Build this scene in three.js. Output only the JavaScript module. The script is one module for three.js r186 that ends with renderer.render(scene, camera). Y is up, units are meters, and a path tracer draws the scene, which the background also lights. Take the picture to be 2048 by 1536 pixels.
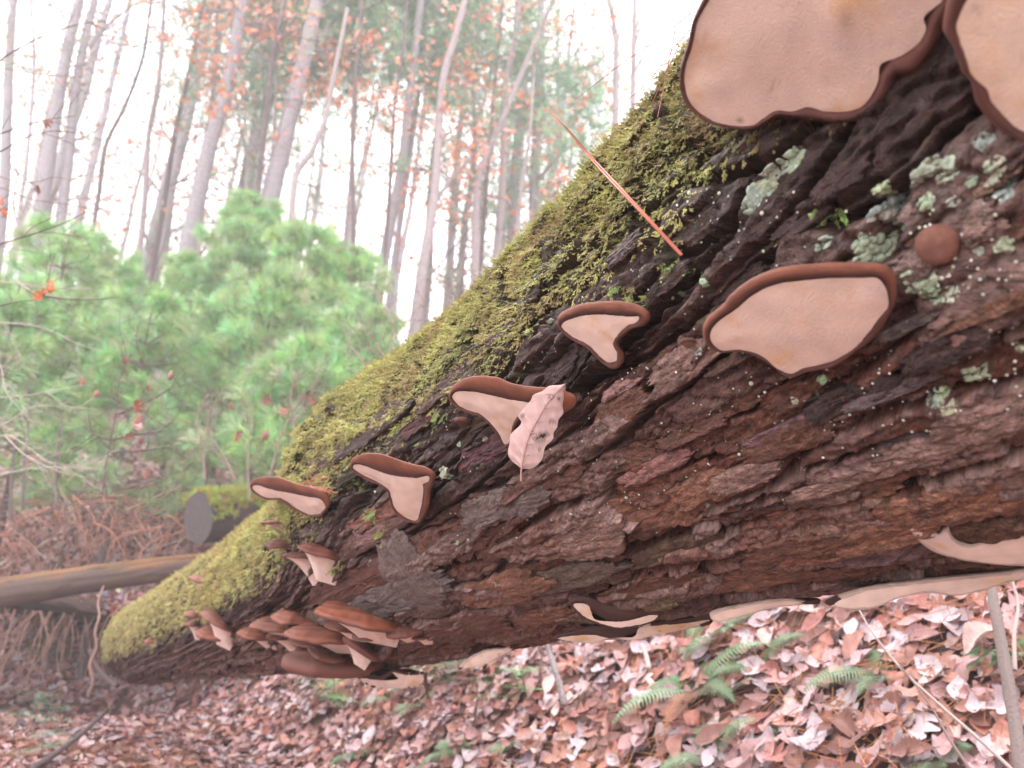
import * as THREE from 'three';
import { mergeGeometries, mergeVertices } from 'three/addons/utils/BufferGeometryUtils.js';
import { TessellateModifier } from 'three/addons/modifiers/TessellateModifier.js';

// ---------------------------------------------------------------- camera, sky, sun, exposure
const V = (x = 0, y = 0, z = 0) => new THREE.Vector3(x, y, z);
const { clamp, lerp, smoothstep, degToRad: rad } = THREE.MathUtils;
const FPX = 1607, PI = Math.PI;
const scene = new THREE.Scene();
const camera = new THREE.PerspectiveCamera((2 * Math.atan(768 / FPX) * 180) / PI, 4 / 3, 0.02, 500);
camera.rotation.order = 'YXZ';
camera.position.set(0, 1, 0);
camera.rotation.set(rad(15), 0, rad(3.9));
camera.updateMatrixWorld(true);
camera.focus = 0.85;
camera.userData.fStop = 7.5;
scene.add(camera);
const EYE = camera.position.clone();

const SUN = V(-0.35, 0.78, -0.52).normalize();
{
  const w = 128, h = 64, data = new Float32Array(w * h * 4);          // an even white overcast, a little brighter towards the veiled sun
  for (let j = 0; j < h; j++) for (let i = 0; i < w; i++) {
    const up = ((j + 0.5) / h - 0.5) * PI, az = ((i + 0.5) / w - 0.5) * 2 * PI;
    const c = Math.cos(az) * Math.cos(up) * SUN.x + Math.sin(up) * SUN.y + Math.sin(az) * Math.cos(up) * SUN.z;
    const l = 1.0 + 0.18 * Math.max(0, c) ** 3 + 0.12 * Math.sin(up);
    data.set([l * 1.025, l * 0.965, l * 1.02, 1], (j * w + i) * 4);
  }
  const sky = new THREE.DataTexture(data, w, h, THREE.RGBAFormat, THREE.FloatType);
  sky.mapping = THREE.EquirectangularReflectionMapping;
  sky.magFilter = THREE.LinearFilter;
  sky.needsUpdate = true;
  scene.background = sky; scene.environment = sky;
}
const sun = new THREE.DirectionalLight(new THREE.Color(1, 0.95, 0.88), 0.8);
sun.position.copy(SUN).multiplyScalar(60); sun.name = 'overcast_sun';
sun.castShadow = true; sun.shadow.radius = 40;
Object.assign(sun.shadow.camera, { left: -30, right: 30, top: 30, bottom: -30, near: 1, far: 150 });
sun.shadow.mapSize.set(2048, 2048);
scene.add(sun, sun.target);
scene.fog = new THREE.FogExp2(new THREE.Color(1, 0.97, 0.98), 0.0095);
const renderer = new THREE.WebGLRenderer({ antialias: true });
renderer.toneMapping = THREE.LinearToneMapping;
renderer.toneMappingExposure = 4.35;
renderer.shadowMap.enabled = true;

// ---------------------------------------------------------------- helpers
let seed = 7;
const rnd = () => { seed = (seed + 0x6d2b79f5) | 0; let t = Math.imul(seed ^ (seed >>> 15), 1 | seed); t = (t + Math.imul(t ^ (t >>> 7), 61 | t)) ^ t; return ((t ^ (t >>> 14)) >>> 0) / 4294967296; };
const rr = (a, b) => a + (b - a) * rnd();
const pick = (a) => a[Math.floor(rnd() * a.length)];
const PERM = new Uint8Array(512), G3 = [];
{ const p = [...Array(256).keys()]; for (let i = 255; i > 0; i--) { const j = Math.floor(rnd() * (i + 1)); [p[i], p[j]] = [p[j], p[i]]; } for (let i = 0; i < 512; i++) PERM[i] = p[i & 255]; }
for (let i = 0; i < 16; i++) { const a = rnd() * 2 * PI, z = rnd() * 2 - 1, r = Math.sqrt(1 - z * z); G3.push(r * Math.cos(a), r * Math.sin(a), z); }
const gd = (h, x, y, z) => { const k = (h & 15) * 3; return G3[k] * x + G3[k + 1] * y + G3[k + 2] * z; };
function noise(x, y, z = 0) {                                        // gradient noise, about -0.7 .. 0.7
  const X = Math.floor(x), Y = Math.floor(y), Z = Math.floor(z); x -= X; y -= Y; z -= Z;
  const u = x * x * x * (x * (x * 6 - 15) + 10), v = y * y * y * (y * (y * 6 - 15) + 10), w = z * z * z * (z * (z * 6 - 15) + 10);
  const a = X & 255, b = Y & 255, c = Z & 255, A = PERM[a] + b, B = PERM[a + 1] + b;
  const AA = PERM[A] + c, AB = PERM[A + 1] + c, BA = PERM[B] + c, BB = PERM[B + 1] + c;
  const l0 = lerp(lerp(gd(PERM[AA], x, y, z), gd(PERM[BA], x - 1, y, z), u), lerp(gd(PERM[AB], x, y - 1, z), gd(PERM[BB], x - 1, y - 1, z), u), v);
  const l1 = lerp(lerp(gd(PERM[AA + 1], x, y, z - 1), gd(PERM[BA + 1], x - 1, y, z - 1), u), lerp(gd(PERM[AB + 1], x, y - 1, z - 1), gd(PERM[BB + 1], x - 1, y - 1, z - 1), u), v);
  return lerp(l0, l1, w);
}
const fbm = (x, y, z = 0, n = 4) => { let s = 0, a = 1; for (let i = 0; i < n; i++) { s += a * noise(x, y, z); x = x * 2.03 + 7.1; y = y * 2.03 + 3.7; z = z * 2.03 + 1.3; a *= 0.5; } return s; };
const h01 = (i, j, k = 0) => { let t = Math.imul(i * 374761393 + j * 668265263 + k * 974634777, 1274126177); t ^= t >>> 13; t = Math.imul(t, 1103515245); return ((t ^ (t >>> 16)) >>> 0) / 4294967296; };
const CELL = { f1: 0, f2: 0, id: 0, edge: 0, dx: 0, dy: 0 };
function cells(x, y, k) {                                            // Voronoi: distance to the cell's border, its number, offset from its heart
  const X = Math.floor(x), Y = Math.floor(y); let f1 = 9, bx = 0, by = 0, ci = 0, cj = 0;
  for (let j = -1; j < 2; j++) for (let i = -1; i < 2; i++) {
    const px = X + i + 0.1 + 0.8 * h01(X + i, Y + j, k) - x, py = Y + j + 0.1 + 0.8 * h01(X + i, Y + j, k + 1) - y, d = px * px + py * py;
    if (d < f1) { f1 = d; bx = px; by = py; ci = X + i; cj = Y + j; }
  }
  let e = 9;
  for (let j = -2; j < 3; j++) for (let i = -2; i < 3; i++) {
    const a = ci + i, b = cj + j; if (!i && !j) continue;
    const px = a + 0.1 + 0.8 * h01(a, b, k) - x, py = b + 0.1 + 0.8 * h01(a, b, k + 1) - y, dx = px - bx, dy = py - by, l = dx * dx + dy * dy;
    const q = (0.5 * (px + bx) * dx + 0.5 * (py + by) * dy) / Math.sqrt(l); if (q < e) e = q;
  }
  CELL.edge = e; CELL.id = h01(ci, cj, k + 2); CELL.id2 = h01(ci, cj, k + 5); CELL.dx = bx; CELL.dy = by;
  return CELL;
}
const dirPx = (x, y) => V((x - 1024) / FPX, -(y - 768) / FPX, -1).applyQuaternion(camera.quaternion).normalize();   // the photograph's 2048 x 1536 pixels
const atPx = (x, y, dist) => dirPx(x, y).multiplyScalar(dist).add(EYE);
const atF = (x, y, f) => { const d = dirPx(x, y); return d.multiplyScalar(-f / d.z).add(EYE); };       // at f metres ahead
const toPx = (p) => { const c = p.clone().sub(EYE).applyQuaternion(camera.quaternion.clone().invert()); return [1024 - (FPX * c.x) / c.z, 768 + (FPX * c.y) / c.z, -c.z]; };

const used = {};
function numbered(n) { const k = used[n] = (used[n] ?? -1) + 1; return k ? n + '_' + String(k).padStart(3, '0') : n; }
function tag(o, label, category, group, kind) {
  if (label) o.userData.label = label;
  if (category) o.userData.category = category;
  if (group) o.userData.group = group;
  if (kind) o.userData.kind = kind;
  return o;
}
function thing(name, label, category, pos, group) {
  const o = new THREE.Group(); o.name = numbered(name); if (pos) o.position.copy(pos);
  scene.add(o); return tag(o, label, category, group);
}
function part(name, geo, mat, parent, label) {
  const m = new THREE.Mesh(geo, mat); m.name = parent === scene ? numbered(name) : name + (parent.children.some((c) => c.name === name) ? '_' + String(parent.children.filter((c) => c.name.startsWith(name)).length).padStart(3, '0') : '');
  m.castShadow = m.receiveShadow = true; parent.add(m); if (label) m.userData.label = label; return m;
}
function instanced(name, geo, mat, list, parent) {                   // list of {m: Matrix4, c: [r, g, b]}
  const o = new THREE.InstancedMesh(geo, mat, list.length); o.name = parent === scene ? numbered(name) : name;
  const c = new THREE.Color();
  list.forEach((e, i) => { o.setMatrixAt(i, e.m); if (e.c) o.setColorAt(i, c.setRGB(...e.c)); });
  o.castShadow = o.receiveShadow = true; o.userData.kind = 'stuff'; parent.add(o); return o;
}
const geoOf = (pos, idx, col, uv) => {
  const g = new THREE.BufferGeometry(); g.setAttribute('position', new THREE.Float32BufferAttribute(pos, 3));
  if (col) g.setAttribute('color', new THREE.Float32BufferAttribute(col, 3));
  if (uv) g.setAttribute('uv', new THREE.Float32BufferAttribute(uv, 2));
  g.setIndex(idx); g.computeVertexNormals(); return g;
};
const std = (o) => new THREE.MeshStandardMaterial({ roughness: 0.9, ...o, color: o.rgb ? new THREE.Color().setRGB(...o.rgb) : new THREE.Color(1, 1, 1), rgb: undefined });
function mk(o) { const { rgb, ...p } = o; const m = new THREE.MeshStandardMaterial({ roughness: 0.9, ...p }); if (rgb) m.color.setRGB(...rgb); return m; }
function mkp(o) { const { rgb, ...p } = o; const m = new THREE.MeshPhysicalMaterial({ roughness: 0.9, ...p }); if (rgb) m.color.setRGB(...rgb); return m; }
function basis(y, x0) {                                              // a turn whose second axis is y
  const Y = y.clone().normalize(); let X = x0.clone().addScaledVector(Y, -x0.dot(Y)); if (X.lengthSq() < 1e-8) X = V(1, 0.3, 0.2).addScaledVector(Y, -V(1, 0.3, 0.2).dot(Y)); X.normalize();
  return new THREE.Matrix4().makeBasis(X, Y, V().crossVectors(X, Y));
}
const place = (p, y, x0, s) => { const m = basis(y, x0); m.scale(typeof s === 'number' ? V(s, s, s) : s); m.setPosition(p); return m; };
const rdir = () => { const a = rnd() * 2 * PI, z = rnd() * 2 - 1, r = Math.sqrt(1 - z * z); return V(r * Math.cos(a), z, r * Math.sin(a)); };
// a tapering tube through points; radii per point; lumps make it uneven
function sweep(pts, radii, n = 6, lump = 0, cap = false, uvScale = 0) {
  const pos = [], idx = [], uv = [], T = V(), N = V(), B = V(); let prev = null, len = 0;
  for (let i = 0; i < pts.length; i++) {
    T.subVectors(pts[Math.min(i + 1, pts.length - 1)], pts[Math.max(i - 1, 0)]).normalize();
    if (i) len += pts[i].distanceTo(pts[i - 1]);
    if (!prev) { prev = Math.abs(T.y) < 0.9 ? V(0, 1, 0) : V(1, 0, 0); }
    N.copy(prev).addScaledVector(T, -prev.dot(T)).normalize(); B.crossVectors(T, N); prev = N.clone();
    for (let k = 0; k <= n; k++) {
      const a = (k % n) / n * 2 * PI, r = radii[i] * (1 + (lump ? lump * noise(i * 0.7 + pts[0].x * 9, Math.cos(a) * 1.3 + pts[0].y * 7, Math.sin(a) * 1.3) : 0));
      pos.push(pts[i].x + r * (Math.cos(a) * N.x + Math.sin(a) * B.x), pts[i].y + r * (Math.cos(a) * N.y + Math.sin(a) * B.y), pts[i].z + r * (Math.cos(a) * N.z + Math.sin(a) * B.z));
      uv.push((k / n) * 2 * PI * radii[0] / (uvScale || 1), len / (uvScale || 1));
    }
  }
  for (let i = 0; i + 1 < pts.length; i++) for (let k = 0; k < n; k++) { const a = i * (n + 1) + k, b = a + n + 1; idx.push(a, a + 1, b, a + 1, b + 1, b); }
  if (cap) for (const e of [0, pts.length - 1]) { const c = pos.length / 3; pos.push(pts[e].x, pts[e].y, pts[e].z); uv.push(0, 0); for (let k = 0; k < n; k++) { const a = e * (n + 1) + k; e ? idx.push(c, a, a + 1) : idx.push(c, a + 1, a); } }
  return geoOf(pos, idx, null, uv);
}
function curve(pts, n) { return new THREE.CatmullRomCurve3(pts, false, 'centripetal').getPoints(n); }
const rlin = (a, b, n) => Array.from({ length: n }, (_, i) => lerp(a, b, i / (n - 1)));
function merged(list) { return mergeGeometries(list.map((g) => { const q = g.index ? g.toNonIndexed() : g; for (const k of Object.keys(q.attributes)) if (!['position', 'normal'].includes(k)) q.deleteAttribute(k); return q; })); }
function mergedC(list) { return mergeGeometries(list.map((g) => { for (const k of Object.keys(g.attributes)) if (!['position', 'normal', 'color'].includes(k)) g.deleteAttribute(k); return g; })); }
function recentre(g, p) { g.translate(-p.x, -p.y, -p.z); return g; }
function noiseMap(size, f) {                                         // a tiling grey map
  const d = new Uint8Array(size * size * 4);
  for (let j = 0; j < size; j++) for (let i = 0; i < size; i++) { const v = clamp(f(i / size, j / size), 0, 1) * 255; d.set([v, v, v, 255], (j * size + i) * 4); }
  const t = new THREE.DataTexture(d, size, size); t.wrapS = t.wrapT = THREE.RepeatWrapping; t.magFilter = THREE.LinearFilter; t.needsUpdate = true; return t;
}
const tile = (u, v, f, k) => { const a = u * 2 * PI, b = v * 2 * PI, r = f / (2 * PI); return noise(r * Math.cos(a) + k, r * Math.sin(a) + r * Math.cos(b), r * Math.sin(b) + k * 2); };

// ---------------------------------------------------------------- ground: valley floor, steep near slope on the right, far bank
const smax = (a, b, k) => { const h = clamp(0.5 + (0.5 * (a - b)) / k, 0, 1); return lerp(b, a, h) + k * h * (1 - h); };
function groundY(x, z) {
  const f = -z;
  let slope = -2.26 + 0.88 * x + 0.52 * f; if (slope > 0.3) slope = 0.3 + 1.6 * (1 - Math.exp(-(slope - 0.3) / 1.6)) + (slope - 0.3) * 0.12;
  const q = f + 0.1 * (x + 3) + 0.35 * noise(x * 0.6, 2.2) - 6.6;
  let bank = -1.0 + 1.3 * smoothstep(q, 0, 1.5) + (q > 1.0 ? 0.43 * (q - 1.0) : 0.0) - 0.09 * Math.max(0, q - 14);
  bank -= 0.25 * Math.max(0, q - 30);
  if (q > 42) bank = -1.0 + 1.3 + 0.43 * 41 - 0.09 * 28 - 0.25 * 12 + 0.02 * (q - 42);
  let y = smax(smax(-0.93 + 0.05 * fbm(x * 0.7, f * 0.7, 0, 3), slope, 0.25), bank, 0.3);
  y -= 0.4 * Math.exp(-((x + 2.95) ** 2 / 0.6 + (f - 6.25) ** 2 / 0.3));      // the wash-out under the far end of the log
  y += 0.05 * fbm(x * 1.1 + 5, f * 1.1, 3, 3) + 0.015 * noise(x * 5, f * 5, 1);
  return 1 + y;
}
const groundN = (x, z) => { const e = 0.05; return V(groundY(x - e, z) - groundY(x + e, z), 2 * e, groundY(x, z - e) - groundY(x, z + e)).normalize(); };
const onGround = (x, z, up = 0) => V(x, groundY(x, z) + up, z);
const ground = thing('ground', null, null); tag(ground, 'steep forest floor of dark soil under fallen leaves', null, null, 'structure');
{
  const n = 300, pos = [], col = [], idx = [], ax = (t) => 1.2 * Math.sinh(t * 4.6), az = (t) => 1.6 * Math.sinh(t * 4.6 + 0.0) ;
  for (let j = 0; j <= n; j++) for (let i = 0; i <= n; i++) {
    const x = ax((i / n) * 2 - 1) - 0.3, z = -az((j / n) * 1.35 - 0.35) - 0.0;
    pos.push(x, groundY(x, z), z);
    const k = fbm(x * 2, z * 2, 4, 4), w = clamp(0.5 + k, 0, 1);
    col.push(lerp(0.05, 0.17, w), lerp(0.028, 0.085, w), lerp(0.02, 0.065, w));
  }
  for (let j = 0; j < n; j++) for (let i = 0; i < n; i++) { const a = j * (n + 1) + i, b = a + n + 1; idx.push(a, a + 1, b, a + 1, b + 1, b); }
  part('soil', geoOf(pos, idx, col), mk({ vertexColors: true, roughness: 1 }), ground);
}

// ---------------------------------------------------------------- the leaning trunk
const AX = V(-0.48551482, -0.15554487, -0.86027969).normalize(), TOAX = V(0.72089039, 0.48545488, -0.49462168).normalize();
const E1 = TOAX.clone().negate(), E2 = V().crossVectors(AX, E1).normalize(), AXD = 0.7861913838, SEND = 5.35;
const KN = [-1, 0, 0.3, 0.6, 1, 1.4, 1.8, 2.1, 2.4, 3, 4, 5.2, 6.8];
const KO = [0.03, 0.035, 0.022, 0.0103, 0.0041, 0.0061, -0.0211, -0.0255, -0.0219, -0.0052, 0.0274, 0.0583, 0.0869];
const KR = [0.31, 0.312, 0.3, 0.284, 0.2787, 0.2943, 0.2665, 0.2505, 0.2409, 0.2337, 0.2269, 0.2283, 0.2314];
const knot = (a, s) => { let i = 0; while (i < KN.length - 2 && KN[i + 1] < s) i++; const t = clamp((s - KN[i]) / (KN[i + 1] - KN[i]), 0, 1), m = (k) => k <= 0 || k >= KN.length - 1 ? 0 : (a[k + 1] - a[k - 1]) / (KN[k + 1] - KN[k - 1]), d = KN[i + 1] - KN[i], t2 = t * t, t3 = t2 * t; return (2 * t3 - 3 * t2 + 1) * a[i] + (t3 - 2 * t2 + t) * d * m(i) + (3 * t2 - 2 * t3) * a[i + 1] + (t3 - t2) * d * m(i + 1); };
const axisAt = (s) => EYE.clone().addScaledVector(TOAX, AXD).addScaledVector(AX, s).addScaledVector(E2, knot(KO, s));
const radiusAt = (s) => knot(KR, s) * Math.sqrt(clamp(1 - ((s - SEND + 0.16) / 0.16) ** 2 * (s > SEND - 0.16 ? 1 : 0), 0, 1)) - 0.006;
const radial = (th) => E1.clone().multiplyScalar(Math.cos(th)).addScaledVector(E2, Math.sin(th));
// where the line of sight through a pixel meets the smooth trunk: {p, s, th, n, dist}
function hit(px, py) {
  const d = dirPx(px, py), p = V(), q = V(); let prev = 0.2;
  const out = (t) => { p.copy(EYE).addScaledVector(d, t); let s = q.copy(p).sub(EYE).addScaledVector(TOAX, -AXD).dot(AX); const c = axisAt(s); q.subVectors(p, c); q.addScaledVector(AX, -q.dot(AX)); return { v: q.length() - radiusAt(s), s }; };
  for (let t = 0.2; t < 7; t += 0.02) {
    if (out(t).v < 0) {
      let a = prev, b = t; for (let i = 0; i < 24; i++) { const m = (a + b) / 2; out(m).v < 0 ? (b = m) : (a = m); }
      const s = out(b).s, n = q.clone().normalize(); return { p: p.clone(), s, th: Math.atan2(n.dot(E2), n.dot(E1)), n, dist: b };
    }
    prev = t;
  }
  return null;
}
function hitNear(x, y) { let q = hit(x, y); for (let k = 1; !q && k < 60; k++) q = hit(x + 3 * k, y + 3 * k) || hit(x, y - 3 * k); return q; }
// lower border of the moss, traced, as angle over s
const MB = [[1560, 200], [1490, 270], [1440, 330], [1350, 415], [1200, 520], [1075, 640], [985, 725], [890, 800], [770, 880], [680, 950], [640, 1020], [560, 1110], [470, 1180], [400, 1240], [300, 1285], [230, 1310]].map(([x, y]) => hit(x, y)).filter(Boolean).sort((a, b) => a.s - b.s);
const mossEdge = (s) => { if (s <= MB[0].s) return MB[0].th; for (let i = 1; i < MB.length; i++) if (s < MB[i].s) return lerp(MB[i - 1].th, MB[i].th, (s - MB[i - 1].s) / (MB[i].s - MB[i - 1].s)); return MB[MB.length - 1].th; };
const KNOB = hitNear(606, 905);
// bark relief in metres; also leaves numbers in BARK for its colour
const BARK = { plate: 0, plate2: 0, top: 0 };
function bark(s, th) {
  const a = s + 0.035 * th, b = th * 0.28;
  const w1 = noise(a * 6, b * 14, 1), w2 = noise(a * 17, b * 40, 2), w3 = noise(a * 60, b * 120, 3), w4 = noise(a * 170, b * 260, 4);
  const upper = smoothstep(th, mossEdge(s) - 0.75, mossEdge(s) - 0.1);                  // bark under and near the moss is in smaller, softer plates
  const La = lerp(0.3, 0.11, upper), Lb = lerp(0.038, 0.04, upper);
  let c = cells(a / La + 0.3 * w1 + 0.1 * w2 + 0.05 * w3, b / Lb + 0.5 * w1 + 0.26 * w2 + 0.14 * w3 + 0.05 * w4, 11);
  const gap = clamp(0.55 + 1.5 * noise(a * 5 + 9, b * 11, 7), 0.12, 1), e1 = c.edge + 0.03 * w4;
  let h = -0.034 * gap * (1 - smoothstep(e1, 0.012, lerp(0.08, 0.1, upper))) + lerp(0.012, 0.009, upper) * (c.id - 0.5) + lerp(0.006, 0.003, upper) * clamp(c.dy, -0.7, 0.7) * (c.id2 - 0.3);
  const fu = Math.abs(noise(a * 2.6 + 0.2 * w2, b * 30 + 0.7 * w1 + 0.25 * w3, 31)); h -= 0.022 * (1 - smoothstep(fu, 0.02, 0.1)) * smoothstep(noise(a * 4, b * 9, 33), -0.1, 0.2);
  BARK.plate = c.id; BARK.p2 = c.id2;
  c = cells(a / 0.062 + 0.4 * w2 + 0.25 * w3, b / 0.017 + 0.5 * w2 + 0.35 * w3 + 0.12 * w4, 37);
  h += lerp(0.6, 1, upper) * (-0.006 * (1 - smoothstep(c.edge + 0.05 * w4, 0.01, 0.09)) * smoothstep(c.id2, 0.35, 0.7) + 0.0055 * (Math.floor(c.id * 4) / 3 - 0.5) + 0.003 * c.dy * c.id2);
  BARK.flake = c.id;
  c = cells(a / 0.024 + 0.3 * w3 + 0.15 * w4, b / 0.0085 + 0.4 * w3 + 0.3 * w4, 53);
  h += 0.0028 * (c.id - 0.5) - 0.0026 * (1 - smoothstep(c.edge, 0.02, 0.2)) * c.id2;
  h += lerp(0.003, 0.004, upper) * noise(a * 11, b * 24, 8) + 0.0022 * noise(a * 50, b * 110, 9) + 0.0019 * noise(a * 110, b * 240, 10) + 0.01 * noise(a * 2.2, b * 5, 12);
  const kt = ((th - KNOB.th) / 0.55) ** 2; h += 0.03 * Math.exp(-(((s - KNOB.s + 0.03) / 0.1) ** 2) - kt) - 0.028 * Math.exp(-(((s - KNOB.s - 0.17) / 0.07) ** 2) - kt);
  BARK.top = upper;
  return h;
}
const onTrunk = (s, th, off = 0, smooth = false) => axisAt(s).addScaledVector(radial(th), radiusAt(s) + (smooth ? 0 : bark(s, th)) + off);
const trunk = thing('leaning_trunk', 'thick leaning tree trunk with dark plated bark and mossy upper side', 'tree trunk', axisAt(0.8));
const speck = noiseMap(512, (u, v) => 0.5 + 0.45 * tile(u, v, 60, 3) + 0.35 * tile(u, v, 130, 9) + 0.3 * tile(u, v, 24, 5));
const speckFine = speck.clone(); speckFine.repeat.set(4, 4);
const grain = (() => { const S = 1024, d = new Uint8Array(S * S * 4); for (let j = 0; j < S; j++) for (let i = 0; i < S; i++) { const u = i / S, v = j / S, w = tile(u, v, 12, 41) * 0.02, k = 0.66 + 0.42 * tile(u * 1, v + w, 16, 42) * 0 + 0.5 * tile(u, v + w, 46, 43) + 0.45 * tile(u + w, v, 120, 44) + 0.3 * tile(u, v, 230, 45), c = smoothstep(Math.abs(tile(u + w, v + 3 * w, 30, 46)), 0, 0.05); const f = clamp(k, 0.15, 1) * lerp(0.55, 1, c) * 255; d.set([f, f, f, 255], (j * S + i) * 4); } const t = new THREE.DataTexture(d, S, S); t.wrapS = t.wrapT = THREE.RepeatWrapping; t.magFilter = THREE.LinearFilter; t.repeat.set(0.8, 1.7); t.needsUpdate = true; return t; })();
const barkMat = mkp({ vertexColors: true, map: grain, roughness: 0.5, specularIntensity: 0.5, bumpMap: speckFine, bumpScale: 0.0022 });
function barkColor(s, th, out) {
  const a = s + 0.035 * th, b = th * 0.28, up = BARK.top, big = clamp(0.5 + 0.9 * fbm(a * 5, b * 9, 21, 3), 0, 1), fine = clamp(0.5 + noise(a * 70, b * 150, 22) + 0.6 * noise(a * 160, b * 320, 23), 0, 1);
  const pale = smoothstep(BARK.plate * 0.55 + BARK.flake * 0.3 + big * 0.35, 0.55, 0.85), red = BARK.p2;
  let r = lerp(0.1, 0.22, red), g = lerp(0.046, 0.088, red), bl = lerp(0.035, 0.058, red);
  r = lerp(r, 0.31, pale * 0.85); g = lerp(g, 0.2, pale * 0.85); bl = lerp(bl, 0.17, pale * 0.85);
  const wet = smoothstep(th + 0.35 * fbm(a * 3, b * 6, 25, 3), -0.28, 0.28) * 0.8;      // rain-dark, algae-stained upper side
  r = lerp(r, lerp(0.03, 0.075, pale * 0.6 + fine * 0.3), wet); g = lerp(g, lerp(0.023, 0.052, pale * 0.6 + fine * 0.3), wet); bl = lerp(bl, lerp(0.02, 0.045, pale * 0.6 + fine * 0.3), wet);
  const k = lerp(0.55, 1.55, fine); const fl = smoothstep(noise(a * 95, b * 130, 61) + 0.5 * noise(a * 12, b * 20, 62), 0.26, 0.44), ga = smoothstep(noise(a * 45, b * 60, 71) + 0.6 * noise(a * 8, b * 12, 72), 0.2, 0.45) * smoothstep(th, -0.1, 0.3), fr = smoothstep(noise(a * 60, b * 110, 65) + 0.4 * noise(a * 9, b * 14, 66), 0.34, 0.5); r = lerp(lerp(r, 0.2, fl * 0.6), 0.13, fr * 0.5); g = lerp(lerp(g, 0.165, fl * 0.6), 0.06, fr * 0.5); bl = lerp(lerp(bl, 0.14, fl * 0.6), 0.04, fr * 0.5); r = lerp(r, 0.1, ga * 0.6); g = lerp(g, 0.105, ga * 0.6); bl = lerp(bl, 0.05, ga * 0.6);
  const m = smoothstep(th, mossEdge(s) - 0.12, mossEdge(s) + 0.12) * clamp(0.6 + noise(a * 20, b * 30, 27), 0, 1);
  const k9 = 0.95; r *= k9; g *= k9; bl *= k9; out.push(lerp(r * k, 0.06, m), lerp(g * k, 0.052, m), lerp(bl * k, 0.02, m));
}
{
  const ths = []; const NF = 580, TF = rad(112);
  for (let i = 0; i <= NF; i++) ths.push(-TF + (2 * TF * i) / NF);
  for (let i = 1; i < 28; i++) ths.push(TF + ((2 * PI - 2 * TF) * i) / 28); ths.push(2 * PI - TF);
  const ss = []; for (let s = -0.75; s < SEND;) { ss.push(s); s += 0.0033 * Math.max(0.62, Math.hypot(s, 0.55)) * (s < 0.05 ? 3 : 1); } for (let i = 0; i < 14; i++) ss.push(SEND - 0.12 + 0.12 * Math.sin((i / 13) * PI / 2)); ss.sort((a, b) => a - b);
  const nt = ths.length, pos = [], col = [], uv = [], idx = [], o = trunk.position;
  for (const s of ss) { const c = axisAt(s).sub(o), R = radiusAt(s); for (const th of ths) {
    const t = th > PI ? th - 2 * PI : th, fade = s > SEND - 0.15 ? clamp((SEND - s) / 0.15, 0, 1) : 1, h = R + bark(s, t) * fade, ca = Math.cos(th) * h, sa = Math.sin(th) * h;
    pos.push(c.x + E1.x * ca + E2.x * sa, c.y + E1.y * ca + E2.y * sa, c.z + E1.z * ca + E2.z * sa); barkColor(s, t, col); uv.push(s / 0.3, (th * 0.28) / 0.3);
  } }
  for (let j = 0; j + 1 < ss.length; j++) for (let i = 0; i + 1 < nt; i++) { const a = j * nt + i, b = a + nt; idx.push(a, a + 1, b, a + 1, b + 1, b); }
  console.log('trunk rows', ss.length, 'cols', nt, 'tris', idx.length / 3);
  part('bark', geoOf(pos, idx, col, uv), barkMat, trunk);
}
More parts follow.
